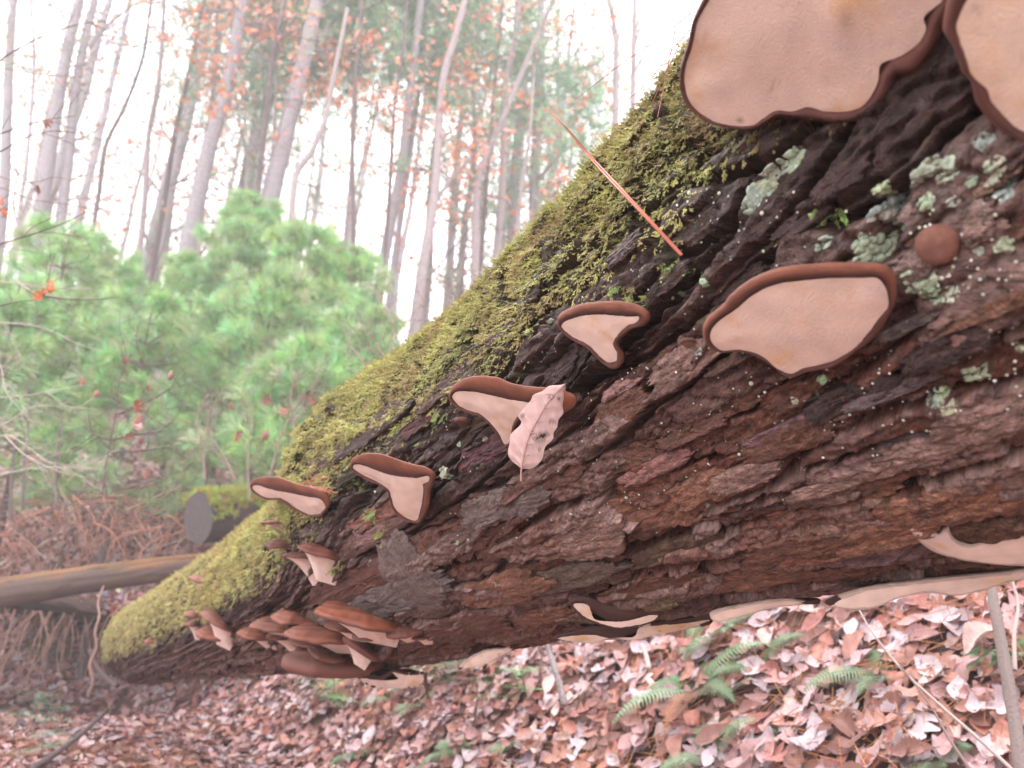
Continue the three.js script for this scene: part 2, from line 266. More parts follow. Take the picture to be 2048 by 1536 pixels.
// loose bark plates, each a piece of its own that stands proud of the bark
function barkPlate(px, py, len, wid, tone, thick0 = 0.008, turn = 0) {
  const q = hit(px, py), thick = thick0 * 0.75; if (!q) return;
  const L = (len * q.dist) / FPX / 2 / Math.max(0.35, Math.abs(Math.sin(Math.acos(clamp(dirPx(px, py).dot(AX), -1, 1))))), Wd = (wid * q.dist) / FPX / 2 / Math.max(0.4, -q.n.dot(dirPx(px, py)));
  let hp = 0; for (let i = 0; i < 9; i++) hp += bark(q.s + L * 0.7 * (((i % 3) - 1)), q.th + (Wd * 0.7 * (Math.floor(i / 3) - 1)) / 0.28) / 9;
  const k0 = rnd() * 99, NA = 96, NR = 13, pos = [], col = [], uv = [], idx = [], o = trunk.position;
  const rim = (a) => { const c = Math.cos(a), s = Math.sin(a); return (1 / Math.pow(Math.abs(c) ** 3 + Math.abs(s) ** 3, 1 / 3)) * (0.8 + 0.34 * noise(k0 + c * 1.6, s * 1.6, 1) + 0.22 * noise(k0 + c * 5, s * 5, 2) + 0.13 * noise(k0 + c * 13, s * 13, 3) + 0.08 * noise(k0 + c * 30, s * 30, 4)); };
  for (let j = 0; j <= NR + 2; j++) for (let i = 0; i < NA; i++) {
    const a = (i / NA) * 2 * PI, r = lerp(1, rim(a), Math.min(1, j / NR) ** 2) * (j <= NR ? j / NR : j === NR + 1 ? 1.0 : 0.9), u = r * L * Math.cos(a), v0 = r * Wd * Math.sin(a), v = v0 * Math.cos(turn) + u * 0 , s = q.s + u - v0 * Math.sin(turn), th = q.th + v / 0.28;
    const rough = 0.0042 * noise(s * 30, th * 22, k0) + 0.0026 * noise(s * 90, th * 60, k0) + 0.0014 * noise(s * 260, th * 150, k0), e = j / NR;
    const up = hp + thick * (j > NR ? (j === NR + 1 ? 0.45 : -1.2) : 1 - 0.22 * e ** 6) + (j <= NR ? rough : rough * 0.5) + thick * 0.25 * noise(u * 18, v0 * 30, k0 + 3) - thick * 0.45 * (v0 / Wd);
    const p = axisAt(s).addScaledVector(radial(th), radiusAt(s) + up).sub(o); pos.push(p.x, p.y, p.z); uv.push(s / 0.3, (th * 0.28) / 0.3);
    const f = 1.0 + 0.75 * noise(s * 90, th * 55, k0) + 0.35 * noise(s * 14, th * 12, k0 + 5) + 0.3 * noise(s * 300, th * 160, k0), t2 = tone; col.push(t2[0] * f, t2[1] * f, t2[2] * f);
  }
  for (let j = 0; j < NR + 2; j++) for (let i = 0; i < NA; i++) { const a = j * NA + i, b = j * NA + ((i + 1) % NA); idx.push(a, a + NA, b, b, a + NA, b + NA); }
  part('bark_plate', geoOf(pos, idx, col, uv), barkMat, trunk);
}
const PINK = [0.31, 0.19, 0.155], TAN = [0.28, 0.135, 0.085], BROWN = [0.17, 0.078, 0.053], DARK = [0.06, 0.034, 0.028], GREY = [0.2, 0.145, 0.125];
for (const p of [
  [1330, 1020, 330, 90, TAN], [1180, 1080, 170, 60, PINK], [1400, 985, 160, 50, TAN], [1030, 1000, 150, 55, GREY], [820, 1150, 90, 85, GREY, 0.01], [905, 1090, 130, 45, BROWN], [1360, 730, 200, 60, PINK], [1420, 830, 260, 45, BROWN],
  [1560, 890, 260, 50, BROWN], [1750, 950, 330, 45, BROWN], [1650, 1010, 300, 45, TAN], [1900, 1000, 300, 60, TAN], [1850, 900, 220, 40, PINK], [1960, 840, 200, 60, PINK], [1480, 960, 170, 40, PINK], [1250, 920, 200, 40, BROWN],
  [1150, 1150, 210, 42, BROWN], [1400, 1110, 260, 38, BROWN], [1600, 1090, 260, 38, BROWN], [1750, 1060, 240, 34, TAN], [1500, 1160, 250, 30, TAN], [1300, 1180, 240, 28, BROWN], [1000, 1180, 200, 38, TAN], [930, 1250, 170, 36, BROWN],
  [1080, 1230, 150, 26, TAN], [1560, 1210, 160, 24, BROWN], [1920, 1085, 170, 46, TAN, 0.012], [1700, 1140, 190, 26, BROWN], [1240, 820, 150, 50, BROWN], [1120, 950, 120, 36, BROWN], [960, 1030, 100, 40, GREY], [1830, 1010, 200, 36, BROWN],
  [1880, 440, 170, 110, [0.3, 0.21, 0.18], 0.005], [1960, 350, 170, 80, [0.2, 0.13, 0.09], 0.005], [1820, 530, 130, 60, [0.28, 0.19, 0.16], 0.005], [1460, 570, 150, 36, DARK], [1340, 560, 120, 30, DARK], [1700, 800, 230, 44, DARK], [1900, 690, 200, 50, DARK], [1600, 440, 160, 44, DARK],
  [1680, 360, 150, 50, DARK], [1250, 500, 110, 34, DARK], [1110, 740, 100, 36, DARK], [1060, 590, 80, 30, DARK], [850, 1110, 120, 40, BROWN], [980, 1090, 120, 46, BROWN], [760, 1260, 90, 30, BROWN], [1080, 1290, 120, 20, BROWN], [1250, 1235, 130, 20, BROWN],
]) barkPlate(...p);
for (let i = 0; i < 46; i++) { const x = rr(650, 2040), y = rr(560, 1260), q = hit(x, y); if (!q) continue; const up = q.th > 0.12; barkPlate(x, y, rr(120, 300), rr(16, 34), up ? DARK.map((c) => c * rr(0.8, 1.9)) : pick([BROWN, BROWN, TAN, PINK, GREY]).map((c) => c * rr(0.75, 1.1)), rr(0.004, 0.009)); }
for (let k = 0; k < 3; k++) barkPlate(1955, 455, 92 - 26 * k, 84 - 24 * k, [0.27, 0.175, 0.14], 0.004 + 0.0016 * k);   // the flaky round knot beside the button fungus
// torn twig and bark strips that hang under the trunk
for (const [pts, r] of [[[[852, 1345, 0], [850, 1362, 0], [853, 1378, 0], [856, 1398, 0]], 0.004], [[[985, 1300, 0], [975, 1318, 0], [968, 1338, 0]], 0.006]]) {
  const q = hit(pts[0][0], pts[0][1] - 30), P = pts.map(([x, y]) => atPx(x, y, q.dist + 0.12).sub(trunk.position)); part('hanging_strip', sweep(curve(P, 12), rlin(r, r * 0.45, 13), 6, 0.9), mk({ rgb: [0.09, 0.045, 0.035] }), trunk);
}
// lichen: pale mint crusts with lobed edges
const lichMat = mk({ vertexColors: true, roughness: 1 });
function lichen(px, py, rpx, tone) {                                  // a crust of many small overlapping lobes
  const q = hit(px, py); if (!q) return; const R = (rpx * q.dist) / FPX, k0 = rnd() * 99, pos = [], col = [], idx = [], n = Math.round(16 + rpx * 1.3);
  for (let l = 0; l < n; l++) {
    const a0 = rnd() * 2 * PI, d0 = (rpx < 14 ? 0.7 : 1) * R * Math.sqrt(rnd()) * (0.75 + 0.6 * noise(k0 + Math.cos(a0) * 1.5, Math.sin(a0) * 1.5)), r0 = Math.max(0.0011, R * rr(0.16, 0.32) * (d0 > R * 0.6 ? 0.75 : 1)), u0 = d0 * Math.cos(a0) * 1.25, v0 = d0 * Math.sin(a0) * 0.9, hb = bark(q.s + u0, q.th + v0 / 0.28) + rr(0.0001, 0.0009), f0 = rr(0.75, 1.2), o = pos.length / 3, tx = rr(-0.12, 0.12), ty = rr(-0.12, 0.12);
    for (let j = 0; j < 4; j++) for (let i = 0; i < 10; i++) { const a = (i / 10) * 2 * PI, e = [0.25, 0.7, 1, 1.05][j], r = r0 * e * (1 + 0.35 * noise(k0 + l + Math.cos(a) * 1.6, Math.sin(a) * 1.6)), u = u0 + r * Math.cos(a), v = v0 + r * Math.sin(a), up = clamp(bark(q.s + u, q.th + v / 0.28), hb - 0.0025, hb + 0.0008) + [0.0004, 0.0005, 0.0002, -0.003][j] + tx * r * Math.cos(a) + ty * r * Math.sin(a);
      const p = axisAt(q.s + u).addScaledVector(radial(q.th + v / 0.28), radiusAt(q.s + u) + up).sub(trunk.position); pos.push(p.x, p.y, p.z); const f = f0 * (0.85 + 0.4 * noise(u * 700, v * 700, k0)); col.push(tone[0] * f, tone[1] * f, tone[2] * f); }
    const c = pos.length / 3, p = axisAt(q.s + u0).addScaledVector(radial(q.th + v0 / 0.28), radiusAt(q.s + u0) + hb + 0.0006).sub(trunk.position); pos.push(p.x, p.y, p.z); col.push(tone[0] * f0, tone[1] * f0, tone[2] * f0);
    for (let j = 0; j < 3; j++) for (let i = 0; i < 10; i++) { const A = o + j * 10 + i, B = o + j * 10 + ((i + 1) % 10); idx.push(A, A + 10, B, B, A + 10, B + 10); } for (let i = 0; i < 10; i++) idx.push(c, o + i, o + ((i + 1) % 10));
  }
  part('lichen', geoOf(pos, idx, col), lichMat, trunk);
}
const MINT = [0.36, 0.43, 0.31], CREAM = [0.43, 0.46, 0.35], OLIVE = [0.3, 0.34, 0.2];
for (const l of [[1580, 318, 22], [1500, 390, 30], [1525, 368, 20], [1540, 345, 14], [1760, 410, 22], [1778, 430, 26], [1790, 455, 16], [1740, 500, 26], [1765, 375, 14], [1868, 330, 16], [1850, 340, 12], [1890, 338, 20], [1838, 352, 16], [1990, 335, 18], [1985, 350, 14], [1980, 378, 16], [2000, 384, 18], [1972, 284, 14], [1855, 403, 14], [1882, 364, 10], [1910, 404, 10], [1945, 362, 10], [1672, 454, 12], [1648, 486, 12], [1840, 560, 26], [1860, 586, 18], [1905, 585, 14], [1800, 668, 14], [1795, 680, 10], [1952, 748, 18], [1880, 790, 12], [1870, 803, 14], [1900, 815, 14], [1702, 806, 10], [1640, 765, 11], [1583, 808, 9], [1610, 815, 8], [1530, 800, 8], [1410, 1022, 7], [1405, 700, 8], [1433, 705, 9], [1415, 565, 10], [1330, 565, 8], [1280, 530, 9], [1100, 640, 9], [1050, 665, 8], [965, 880, 9], [880, 945, 14], [890, 960, 10], [820, 860, 7], [910, 890, 8], [740, 1020, 8], [860, 835, 6], [1165, 650, 6], [1040, 590, 8], [735, 1130, 7], [920, 1080, 6], [700, 985, 7], [1230, 770, 7], [1780, 405, 10], [1330, 590, 7], [2010, 490, 12], [1960, 500, 8], [1730, 470, 9], [2040, 700, 8]]) lichen(l[0], l[1], l[2] * 1.25, pick([MINT, MINT, CREAM]).map((c) => c * rr(0.85, 1.1)));
{ // tiny crumbs of lichen
  const crumb = new THREE.IcosahedronGeometry(1, 0), list = [];
  for (let i = 0; i < 1500; i++) {
    const x = rr(560, 2048), y = rr(380, 1080), q = hit(x, y); if (!q || q.th < -0.5 + 0.5 * noise(q.s * 4, q.th * 4, 3) || noise(q.s * 9, q.th * 9, 6) < -0.1) continue;
    list.push({ m: place(onTrunk(q.s, q.th, 0.0012), q.n, rdir(), V(1, 0.6, 1).multiplyScalar(rr(0.0004, 0.0012) * (rnd() < 0.08 ? 1.8 : 1))), c: pick([CREAM, CREAM, MINT, [0.7, 0.68, 0.62]]) });
  }
  list.forEach((e) => e.m.premultiply(new THREE.Matrix4().makeTranslation(-trunk.position.x, -trunk.position.y, -trunk.position.z)));
  instanced('lichen_crumbs', crumb, mk({}), list, trunk);
}

// ---------------------------------------------------------------- moss
function frondGeo(k) {                                              // a feather-moss shoot, 1 unit long along y, bending towards z
  const pos = [], idx = [], n = 9, bend = rr(0.15, 0.6), side = rr(-0.4, 0.4), at = (t) => V(side * t * t, t - 0.15 * t * t, bend * t * t);
  const tri = (a, b, c) => { const i = pos.length / 3; pos.push(...a.toArray(), ...b.toArray(), ...c.toArray()); idx.push(i, i + 1, i + 2); };
  for (let i = 0; i < n; i++) {
    const t = i / n, p = at(t), q = at(t + 1 / n), w = 0.04 * (1 - t * 0.6);
    tri(p.clone().add(V(-w, 0, 0)), p.clone().add(V(w, 0, 0)), q);
    for (const sgn of [-1, 1]) { const l = 0.2 * Math.sin(PI * (0.15 + 0.8 * t)) * rr(0.6, 1.3), b = V(sgn * l, l * 0.75 + 0.03, rr(-0.12, 0.16)); tri(p.clone(), p.clone().addScaledVector(b, 0.5).add(V(0, 0.07, 0.02)), p.clone().add(b)); tri(p.clone(), p.clone().add(b), p.clone().addScaledVector(b, 0.5).add(V(0, -0.06, 0))); }
  }
  const g = new THREE.BufferGeometry(); g.setAttribute('position', new THREE.Float32BufferAttribute(pos, 3)); g.setIndex(idx); g.computeVertexNormals(); return g;
}
{
  const moss = new THREE.Group(); moss.name = 'moss'; scene.add(moss); tag(moss, 'yellow green feathery moss carpeting the upper side of the leaning trunk', 'moss', null, 'stuff');
  const mat = mkp({ roughness: 0.85, side: THREE.DoubleSide, transmission: 0.25, thickness: 0 });
  const lists = [[], [], [], []], down = V(0, -1, 0);
  const add = (s, th, size, dense) => {
    const n = radial(th), edge = mossEdge(s) + 0.12 * noise(s * 14, th * 9, 2) + 0.1 * noise(s * 40, th * 20, 3), in_ = (th - edge) / 0.3;
    let k = clamp(0.45 + in_, 0, 1); if (in_ < -0.45) return; k *= smoothstep(fbm(s * 9, th * 3.5, 5, 3) + 0.35 * noise(s * 38, th * 14, 8), -0.2 - 0.4 * k, (s > 2.4 ? 0.3 : 0.36) - (s > 2.4 ? 0.4 : 0.55) * clamp(in_, 0, 1));
    if (rnd() > k * dense) return;
    const p = onTrunk(s, th, -0.0015 + 0.006 * Math.max(0, rnd() - 0.4) * k), g = down.clone().addScaledVector(n, -down.dot(n)).normalize();
    const d = g.multiplyScalar(rr(0.5, 1.2)).addScaledVector(n, rr(0.05, 0.45)).addScaledVector(rdir(), 0.5);
    const v = clamp(0.5 + 0.8 * fbm(s * 7, th * 4, 9, 3) + rr(-0.3, 0.3), 0, 1), old = smoothstep(noise(s * 13, th * 5, 15) + rr(-0.3, 0.3), -0.05, 0.22);
    let c = [lerp(0.2, 0.55, v), lerp(0.21, 0.54, v), lerp(0.06, 0.17, v)]; if (s > 2.3) c = [c[0] * 1.05, c[1] * 0.98, c[2]]; const o = [0.3, 0.19, 0.085]; c = c.map((x, i) => lerp(x, o[i], old * 0.75));
    lists[Math.floor(rnd() * 4)].push({ m: place(p, d, V().crossVectors(d, n), V(0.75, 1.25, 1).multiplyScalar(size * rr(0.6, 1.4))), c });
  };
  for (let i = 0; i < 150000; i++) { const s = 0.1 + 2.5 * rnd() ** 1.4; add(s, rr(0.1, 1.95), 0.0075 + 0.0026 * s, 0.95); }
  for (let i = 0; i < 42000; i++) add(rr(2.4, SEND - 0.05), rr(-0.5, 1.95), 0.015, 0.8);
  for (const [x, y, n] of [[738, 1022, 18], [760, 1052, 14], [752, 1075, 8], [1232, 572, 8], [1258, 582, 7], [1272, 596, 5], [560, 985, 8], [880, 824, 10], [868, 838, 6], [1468, 600, 5], [1390, 540, 8], [675, 1128, 10], [690, 960, 8], [1330, 520, 10], [1550, 470, 8], [1650, 420, 8]]) for (let i = 0; i < n; i++) { const q = hitNear(x + rr(-14, 14), y + rr(-10, 10)); lists[i % 4].push({ m: place(onTrunk(q.s, q.th, 0.001), V(0, -1, 0).addScaledVector(q.n, 0.6).addScaledVector(rdir(), 0.8), rdir(), V(0.8, 1.2, 1).multiplyScalar(rr(0.009, 0.017))), c: [rr(0.2, 0.36), rr(0.24, 0.38), rr(0.07, 0.13)] }); }
  lists.forEach((l, i) => instanced('moss_shoots', frondGeo(i), mat, l, moss));
  console.log('moss', lists.map((l) => l.length).join());
}
// ---------------------------------------------------------------- bracket fungi
const poreFine = noiseMap(256, (u, v) => 0.5 + 0.5 * tile(u, v, 90, 4) + 0.3 * tile(u, v, 40, 6));
const poreMat = mk({ vertexColors: true, roughness: 0.95, bumpMap: poreFine, bumpScale: 0.0006 });
const velvet = noiseMap(256, (u, v) => 0.5 + 0.5 * tile(u, v, 110, 14) + 0.35 * tile(u, v, 50, 16));
const capMat = mkp({ vertexColors: true, roughness: 0.7, bumpMap: velvet, bumpScale: 0.0008, sheen: 0.08, sheenRoughness: 0.6, sheenColor: new THREE.Color(0.5, 0.25, 0.15) });
const PORE = [0.7, 0.54, 0.45], CAPC = [0.22, 0.07, 0.034], LIP = [0.13, 0.043, 0.03];
function inside(p, poly) { let c = false; for (let i = 0, j = poly.length - 1; i < poly.length; j = i++) if (poly[i].y > p.y !== poly[j].y > p.y && p.x < ((poly[j].x - poly[i].x) * (p.y - poly[i].y)) / (poly[j].y - poly[i].y) + poly[i].x) c = !c; return c; }
function nearest(p, poly) { let best = 1e9, bx = 0, by = 0; for (let i = 0, j = poly.length - 1; i < poly.length; j = i++) { const a = poly[j], b = poly[i], dx = b.x - a.x, dy = b.y - a.y, t = clamp(((p.x - a.x) * dx + (p.y - a.y) * dy) / (dx * dx + dy * dy + 1e-12), 0, 1), x = a.x + dx * t, y = a.y + dy * t, d = (p.x - x) ** 2 + (p.y - y) ** 2; if (d < best) { best = d; bx = x; by = y; } } return { d: Math.sqrt(best), x: bx, y: by }; }
// A bracket seen from below: the outlines of its pore surface and of its rim, traced in the photograph, lie on the plane of the underside, which leaves the trunk at pixel `at`.
function underBracket(label, at, rimPx, porePx, o = {}) {
  const { tilt = 0.4, thick = 0.014, back = 0.09, cap = LIP, capTop = null, tone = PORE, lift = 0.006, face = 0, crest = 0.002, pale = 0, group = 'bracket fungi on the leaning trunk' } = o;
  const q = hitNear(...at), N = radial(q.th), n = N.clone().multiplyScalar(1 - tilt).add(V(0, -tilt, 0)).addScaledVector(dirPx(...at), -face).normalize();
  const C = onTrunk(q.s, q.th, lift, true), T = thing('bracket_fungus', label, 'mushroom', C, group);
  const X = V().crossVectors(V(0, 1, 0), n).normalize(), Y = V().crossVectors(n, X), flat = (p) => { const d = dirPx(...p), t = V().subVectors(C, EYE).dot(n) / d.dot(n), w = d.multiplyScalar(t).add(EYE).sub(C); return V(w.dot(X), w.dot(Y), 0); };
  const ring = (px, k) => { const c = new THREE.CatmullRomCurve3(px.map(flat), true, 'centripetal').getSpacedPoints(k); c.pop(); const am = 2.2 * q.dist / FPX; c.forEach((p, i) => { p.x += am * (noise(i * 0.21, px.length, at[0]) + 0.6 * noise(i * 0.6, px.length * 3, at[1])); p.y += am * (noise(i * 0.21, px.length + 9, at[0]) + 0.6 * noise(i * 0.6, px.length * 3 + 7, at[1])); }); return c; };
  const rim = ring(rimPx, 190), pore = ring(porePx, 190), w3 = (u, v, z) => [u * X.x + v * Y.x + z * n.x, u * X.y + v * Y.y + z * n.y, u * X.z + v * Y.z + z * n.z], k0 = at[0] * 0.013;
  const cen = rim.reduce((a, p) => a.add(p), V()).divideScalar(rim.length), area = Math.abs(THREE.ShapeUtils.area(rim));
  const root = flat(at).multiplyScalar(0.5).add(cen.clone().multiplyScalar(0.5)), size = Math.sqrt(area);
  const ccw = THREE.ShapeUtils.area(rim) > 0;
  const BK = dirPx(...at).multiplyScalar(0.9).addScaledVector(n, -0.15).normalize();
  { // pore surface: a gently uneven sheet
    let g = new THREE.ShapeGeometry(new THREE.Shape(pore.map((p) => new THREE.Vector2(p.x, p.y))));
    g.deleteAttribute('normal'); g.deleteAttribute('uv'); g = new TessellateModifier(Math.max(0.004, size / 26), 7).modify(g); g = mergeVertices(g, 1e-5);
    const P = g.attributes.position, pos = [], col = [], uv = [];
    for (let i = 0; i < P.count; i++) {
      const x = P.getX(i), y = P.getY(i), e = nearest({ x, y }, pore).d;
      const z = 0.0005 + Math.min(0.1 * size, 0.35 * e) * 0.18 + 0.0012 * noise(x * 40, y * 40, k0) + 0.006 * size * 4 * noise(x * 12, y * 12, k0 + 4) * smoothstep(e, 0, 0.02);
      pos.push(...w3(x, y, z)); uv.push(x / 0.05, y / 0.05);
      const st = smoothstep(fbm(x * 28, y * 28, k0 + 7, 4), 0.12, 0.5), mot = 0.95 + 0.2 * fbm(x * 60, y * 60, k0, 3) + 0.12 * fbm(x * 9, y * 9, k0 + 60, 2), gr = smoothstep(noise(x * 22, y * 22, k0 + 20), 0.15, 0.5), sp = smoothstep(noise(x * 210, y * 210, k0 + 30), 0.36, 0.5) * smoothstep(noise(x * 30, y * 30, k0 + 31), 0, 0.25);
      const f = mot * (1 - 0.6 * sp); col.push(tone[0] * f * (1 - 0.09 * st - 0.15 * gr), tone[1] * f * (1 - 0.24 * st - 0.14 * gr), tone[2] * f * (1 - 0.46 * st - 0.06 * gr));
    }
    const idx = Array.from(g.index.array); part('pore_surface', geoOf(pos, idx, col, uv), poreMat, T);
  }
  { // cap: rounded lip round the pores, then back into the trunk
    const pos = [], col = [], uv = [], idx = [], M = [], rows = [[1.35, -0.0025], [1.0, -0.0005], [0.8, 0.55], [0.55, 0.95], [0.3, 0.9], [0.1, 0.35], [0, -0.0008]];
    const N0 = rim.length, out = rim.map((p, i) => { const a = rim[(i + N0 - 1) % N0], b = rim[(i + 1) % N0], t = V(b.x - a.x, b.y - a.y, 0).normalize(); return ccw ? V(t.y, -t.x, 0) : V(-t.y, t.x, 0); });
    const qs = rim.map((p) => nearest(p, pore));
    const put = (i, x, y, z, c, f, b = 0) => { const e = w3(x, y, z); pos.push(e[0] + BK.x * b, e[1] + BK.y * b, e[2] + BK.z * b); uv.push((i / N0) * size * 40, M.length * 0.15); col.push(c[0] * f, c[1] * f, c[2] * f); };
    const tone2 = capTop || cap;
    for (const [w, z] of rows) { for (let i = 0; i < N0; i++) { const r = rim[i], k = qs[i], lw = Math.min(1, k.d / 0.006), c = Math.min(crest, k.d * 0.6); put(i, lerp(r.x, k.x, w) + 0.0006 * noise(i * 0.3, w * 3, k0), lerp(r.y, k.y, w), (k.d < pale ? 0.0004 : z < 0 ? z : z * c) + 0.0006 * noise(i * 0.25, w * 4, k0 + 5), k.d < pale ? tone : capTop ? (w > 0.7 ? LIP.map((x) => x * 0.8) : w > 0.4 ? cap : capTop) : cap, 0.85 + 0.5 * noise(i * 0.12, w * 2, k0 + 8)); } M.push(0); }
    for (const [gz, gs, go] of [[0.25, 0, 0.8], [0.6, 0, 1], [1, 0, 0.6]]) { for (let i = 0; i < N0; i++) put(i, rim[i].x + out[i].x * thick * 0.1 * go, rim[i].y + out[i].y * thick * 0.1 * go, -thick * gz * 0.12, qs[i].d < pale ? tone : gz > 0.4 ? tone2 : cap, 0.9 + 0.5 * noise(i * 0.14, gz * 3, k0 + 9), thick * gz); M.push(0); }
    for (const [gz, gs] of [[0.12, 0.05], [0.3, 0.14], [0.55, 0.26], [0.8, 0.38], [1, 0.52]]) { for (let i = 0; i < N0; i++) put(i, lerp(rim[i].x, root.x, gs), lerp(rim[i].y, root.y, gs), -thick * 0.12, tone2, 0.9 + 0.55 * noise(i * 0.1, gz * 6, k0 + 11), thick + back * gz); M.push(0); }
    const ce = pos.length / 3; put(0, root.x, root.y, -thick * 0.12, tone2, 1, thick + back);
    for (let j = 0; j + 1 < M.length; j++) for (let i = 0; i < N0; i++) { const a = j * N0 + i, b = j * N0 + ((i + 1) % N0); ccw ? idx.push(a, a + N0, b, b, a + N0, b + N0) : idx.push(a, b, a + N0, b, b + N0, a + N0); }
    const L = (M.length - 1) * N0; for (let i = 0; i < N0; i++) ccw ? idx.push(L + i, ce, L + ((i + 1) % N0)) : idx.push(L + i, L + ((i + 1) % N0), ce);
    part('cap', geoOf(pos, idx, col, uv), capMat, T);
  }
  return { T, C, n, X, Y };
}
const br1 = underBracket('largest pale bracket fungus overhead with wavy brown rim at top edge', [1640, 252],
  [[1409, -8], [1388, 36], [1377, 80], [1360, 146], [1369, 205], [1410, 241], [1453, 254], [1505, 256], [1534, 243], [1556, 229], [1588, 231], [1629, 236], [1669, 243], [1709, 239], [1746, 217], [1775, 188], [1790, 150], [1826, 141], [1855, 112], [1874, 77], [1884, 44], [1905, -10], [1890, -90], [1780, -170], [1640, -200], [1500, -150], [1440, -70]],
  [[1424, -8], [1395, 44], [1387, 84], [1373, 128], [1369, 164], [1384, 208], [1420, 237], [1464, 250], [1505, 250], [1526, 237], [1552, 221], [1585, 222], [1618, 214], [1651, 221], [1691, 222], [1724, 213], [1746, 186], [1757, 161], [1762, 128], [1789, 117], [1822, 99], [1844, 77], [1853, 55], [1848, 33], [1888, -4], [1870, -80], [1770, -155], [1640, -185], [1510, -137], [1452, -64]], { tilt: 0.5, back: 0.13, thick: 0.016, tone: [0.58, 0.43, 0.35] });
underBracket('pale bracket fungus cut off by the top right corner', [2030, 272],
  [[1906, -20], [1892, 29], [1890, 58], [1910, 92], [1917, 112], [1928, 142], [1944, 160], [1957, 205], [1983, 241], [2020, 271], [2060, 288], [2150, 270], [2230, 150], [2200, -60], [2080, -160], [1980, -120]],
  [[1942, -12], [1919, 29], [1914, 62], [1929, 106], [1947, 153], [1972, 176], [1984, 203], [2005, 228], [2032, 253], [2064, 266], [2140, 250], [2210, 145], [2180, -50], [2075, -140], [1990, -100]], { tilt: 0.45, back: 0.13, thick: 0.018, tone: [0.66, 0.5, 0.39] });
underBracket('broad wedge-shaped bracket fungus with thick brown upper rim, right of the trunk centre', [1590, 745],
  [[1406, 655], [1413, 641], [1446, 611], [1461, 593], [1505, 560], [1556, 540], [1610, 533], [1683, 529], [1738, 529], [1767, 533], [1786, 549], [1788, 604], [1771, 641], [1749, 674], [1713, 702], [1698, 714], [1665, 734], [1610, 745], [1585, 754], [1563, 746], [1534, 724], [1490, 704], [1439, 703], [1413, 688]],
  [[1422, 663], [1435, 644], [1475, 615], [1505, 590], [1548, 569], [1603, 560], [1665, 556], [1720, 555], [1757, 555], [1769, 568], [1777, 611], [1757, 637], [1738, 663], [1713, 692], [1694, 706], [1658, 724], [1607, 735], [1581, 746], [1552, 734], [1526, 712], [1483, 699], [1442, 699], [1424, 683]], { tilt: 0.45, back: 0.1, thick: 0.012, capTop: CAPC });
underBracket('small bracket fungus with a drooping white tongue, above and right of the hanging leaf', [1225, 728],
  [[1115, 637], [1125, 626], [1159, 611], [1204, 605], [1248, 606], [1282, 616], [1297, 630], [1290, 649], [1265, 657], [1250, 668], [1234, 686], [1245, 712], [1242, 730], [1228, 738], [1210, 730], [1190, 710], [1174, 696], [1139, 675], [1121, 658]],
  [[1124, 654], [1126, 646], [1141, 638], [1180, 629], [1224, 630], [1258, 633], [1278, 633], [1276, 642], [1255, 651], [1236, 670], [1227, 686], [1235, 708], [1232, 721], [1217, 724], [1200, 712], [1180, 691], [1142, 671]], { tilt: 0.42, back: 0.07, thick: 0.009, cap: [0.12, 0.045, 0.03], capTop: CAPC });
const br5 = underBracket('bracket fungus with the holed leaf hanging from its rim', [1012, 885],
  [[899, 800], [901, 780], [913, 767], [934, 757], [961, 754], [992, 757], [1019, 768], [1046, 774], [1091, 778], [1128, 784], [1150, 795], [1149, 811], [1130, 825], [1090, 826], [1050, 832], [1032, 850], [1022, 886], [1009, 892], [995, 868], [978, 847], [964, 833], [934, 825], [913, 814]],
  [[905, 795], [914, 783], [935, 782], [960, 785], [985, 791], [1015, 798], [1053, 803], [1090, 806], [1075, 813], [1045, 824], [1027, 846], [1018, 884], [1009, 888], [997, 864], [978, 842], [961, 828], [937, 820], [916, 808]], { tilt: 0.45, back: 0.08, thick: 0.009, cap: [0.17, 0.058, 0.03], capTop: CAPC });
underBracket('bracket fungus with a long white stem on the right side, left of the hanging leaf', [830, 1038],
  [[701, 929], [705, 918], [714, 913], [735, 908], [766, 911], [797, 922], [828, 931], [853, 937], [867, 947], [866, 965], [859, 985], [858, 1005], [848, 1033], [836, 1046], [808, 1039], [788, 1023], [779, 996], [772, 978], [750, 966], [725, 955], [705, 940]],
  [[707, 936], [712, 928], [735, 933], [765, 945], [795, 952], [835, 955], [858, 952], [857, 963], [846, 968], [847, 976], [846, 996], [840, 1022], [832, 1040], [811, 1034], [793, 1020], [783, 996], [776, 977], [752, 961], [727, 950]], { tilt: 0.45, back: 0.08, thick: 0.008, cap: [0.17, 0.058, 0.03], capTop: CAPC });
underBracket('flat bracket fungus with pine needles on top, at the left mossy edge', [630, 1030],
  [[500, 971], [507, 960], [533, 955], [560, 957], [588, 967], [624, 977], [650, 988], [659, 1003], [651, 1022], [639, 1034], [612, 1031], [590, 1021], [562, 1002], [528, 998], [505, 983]],
  [[505, 976], [514, 970], [544, 979], [580, 986], [617, 993], [643, 999], [650, 1010], [638, 1027], [614, 1027], [593, 1016], [566, 998], [532, 994], [511, 982]], { tilt: 0.5, back: 0.08, thick: 0.008, cap: [0.15, 0.055, 0.032], capTop: CAPC });
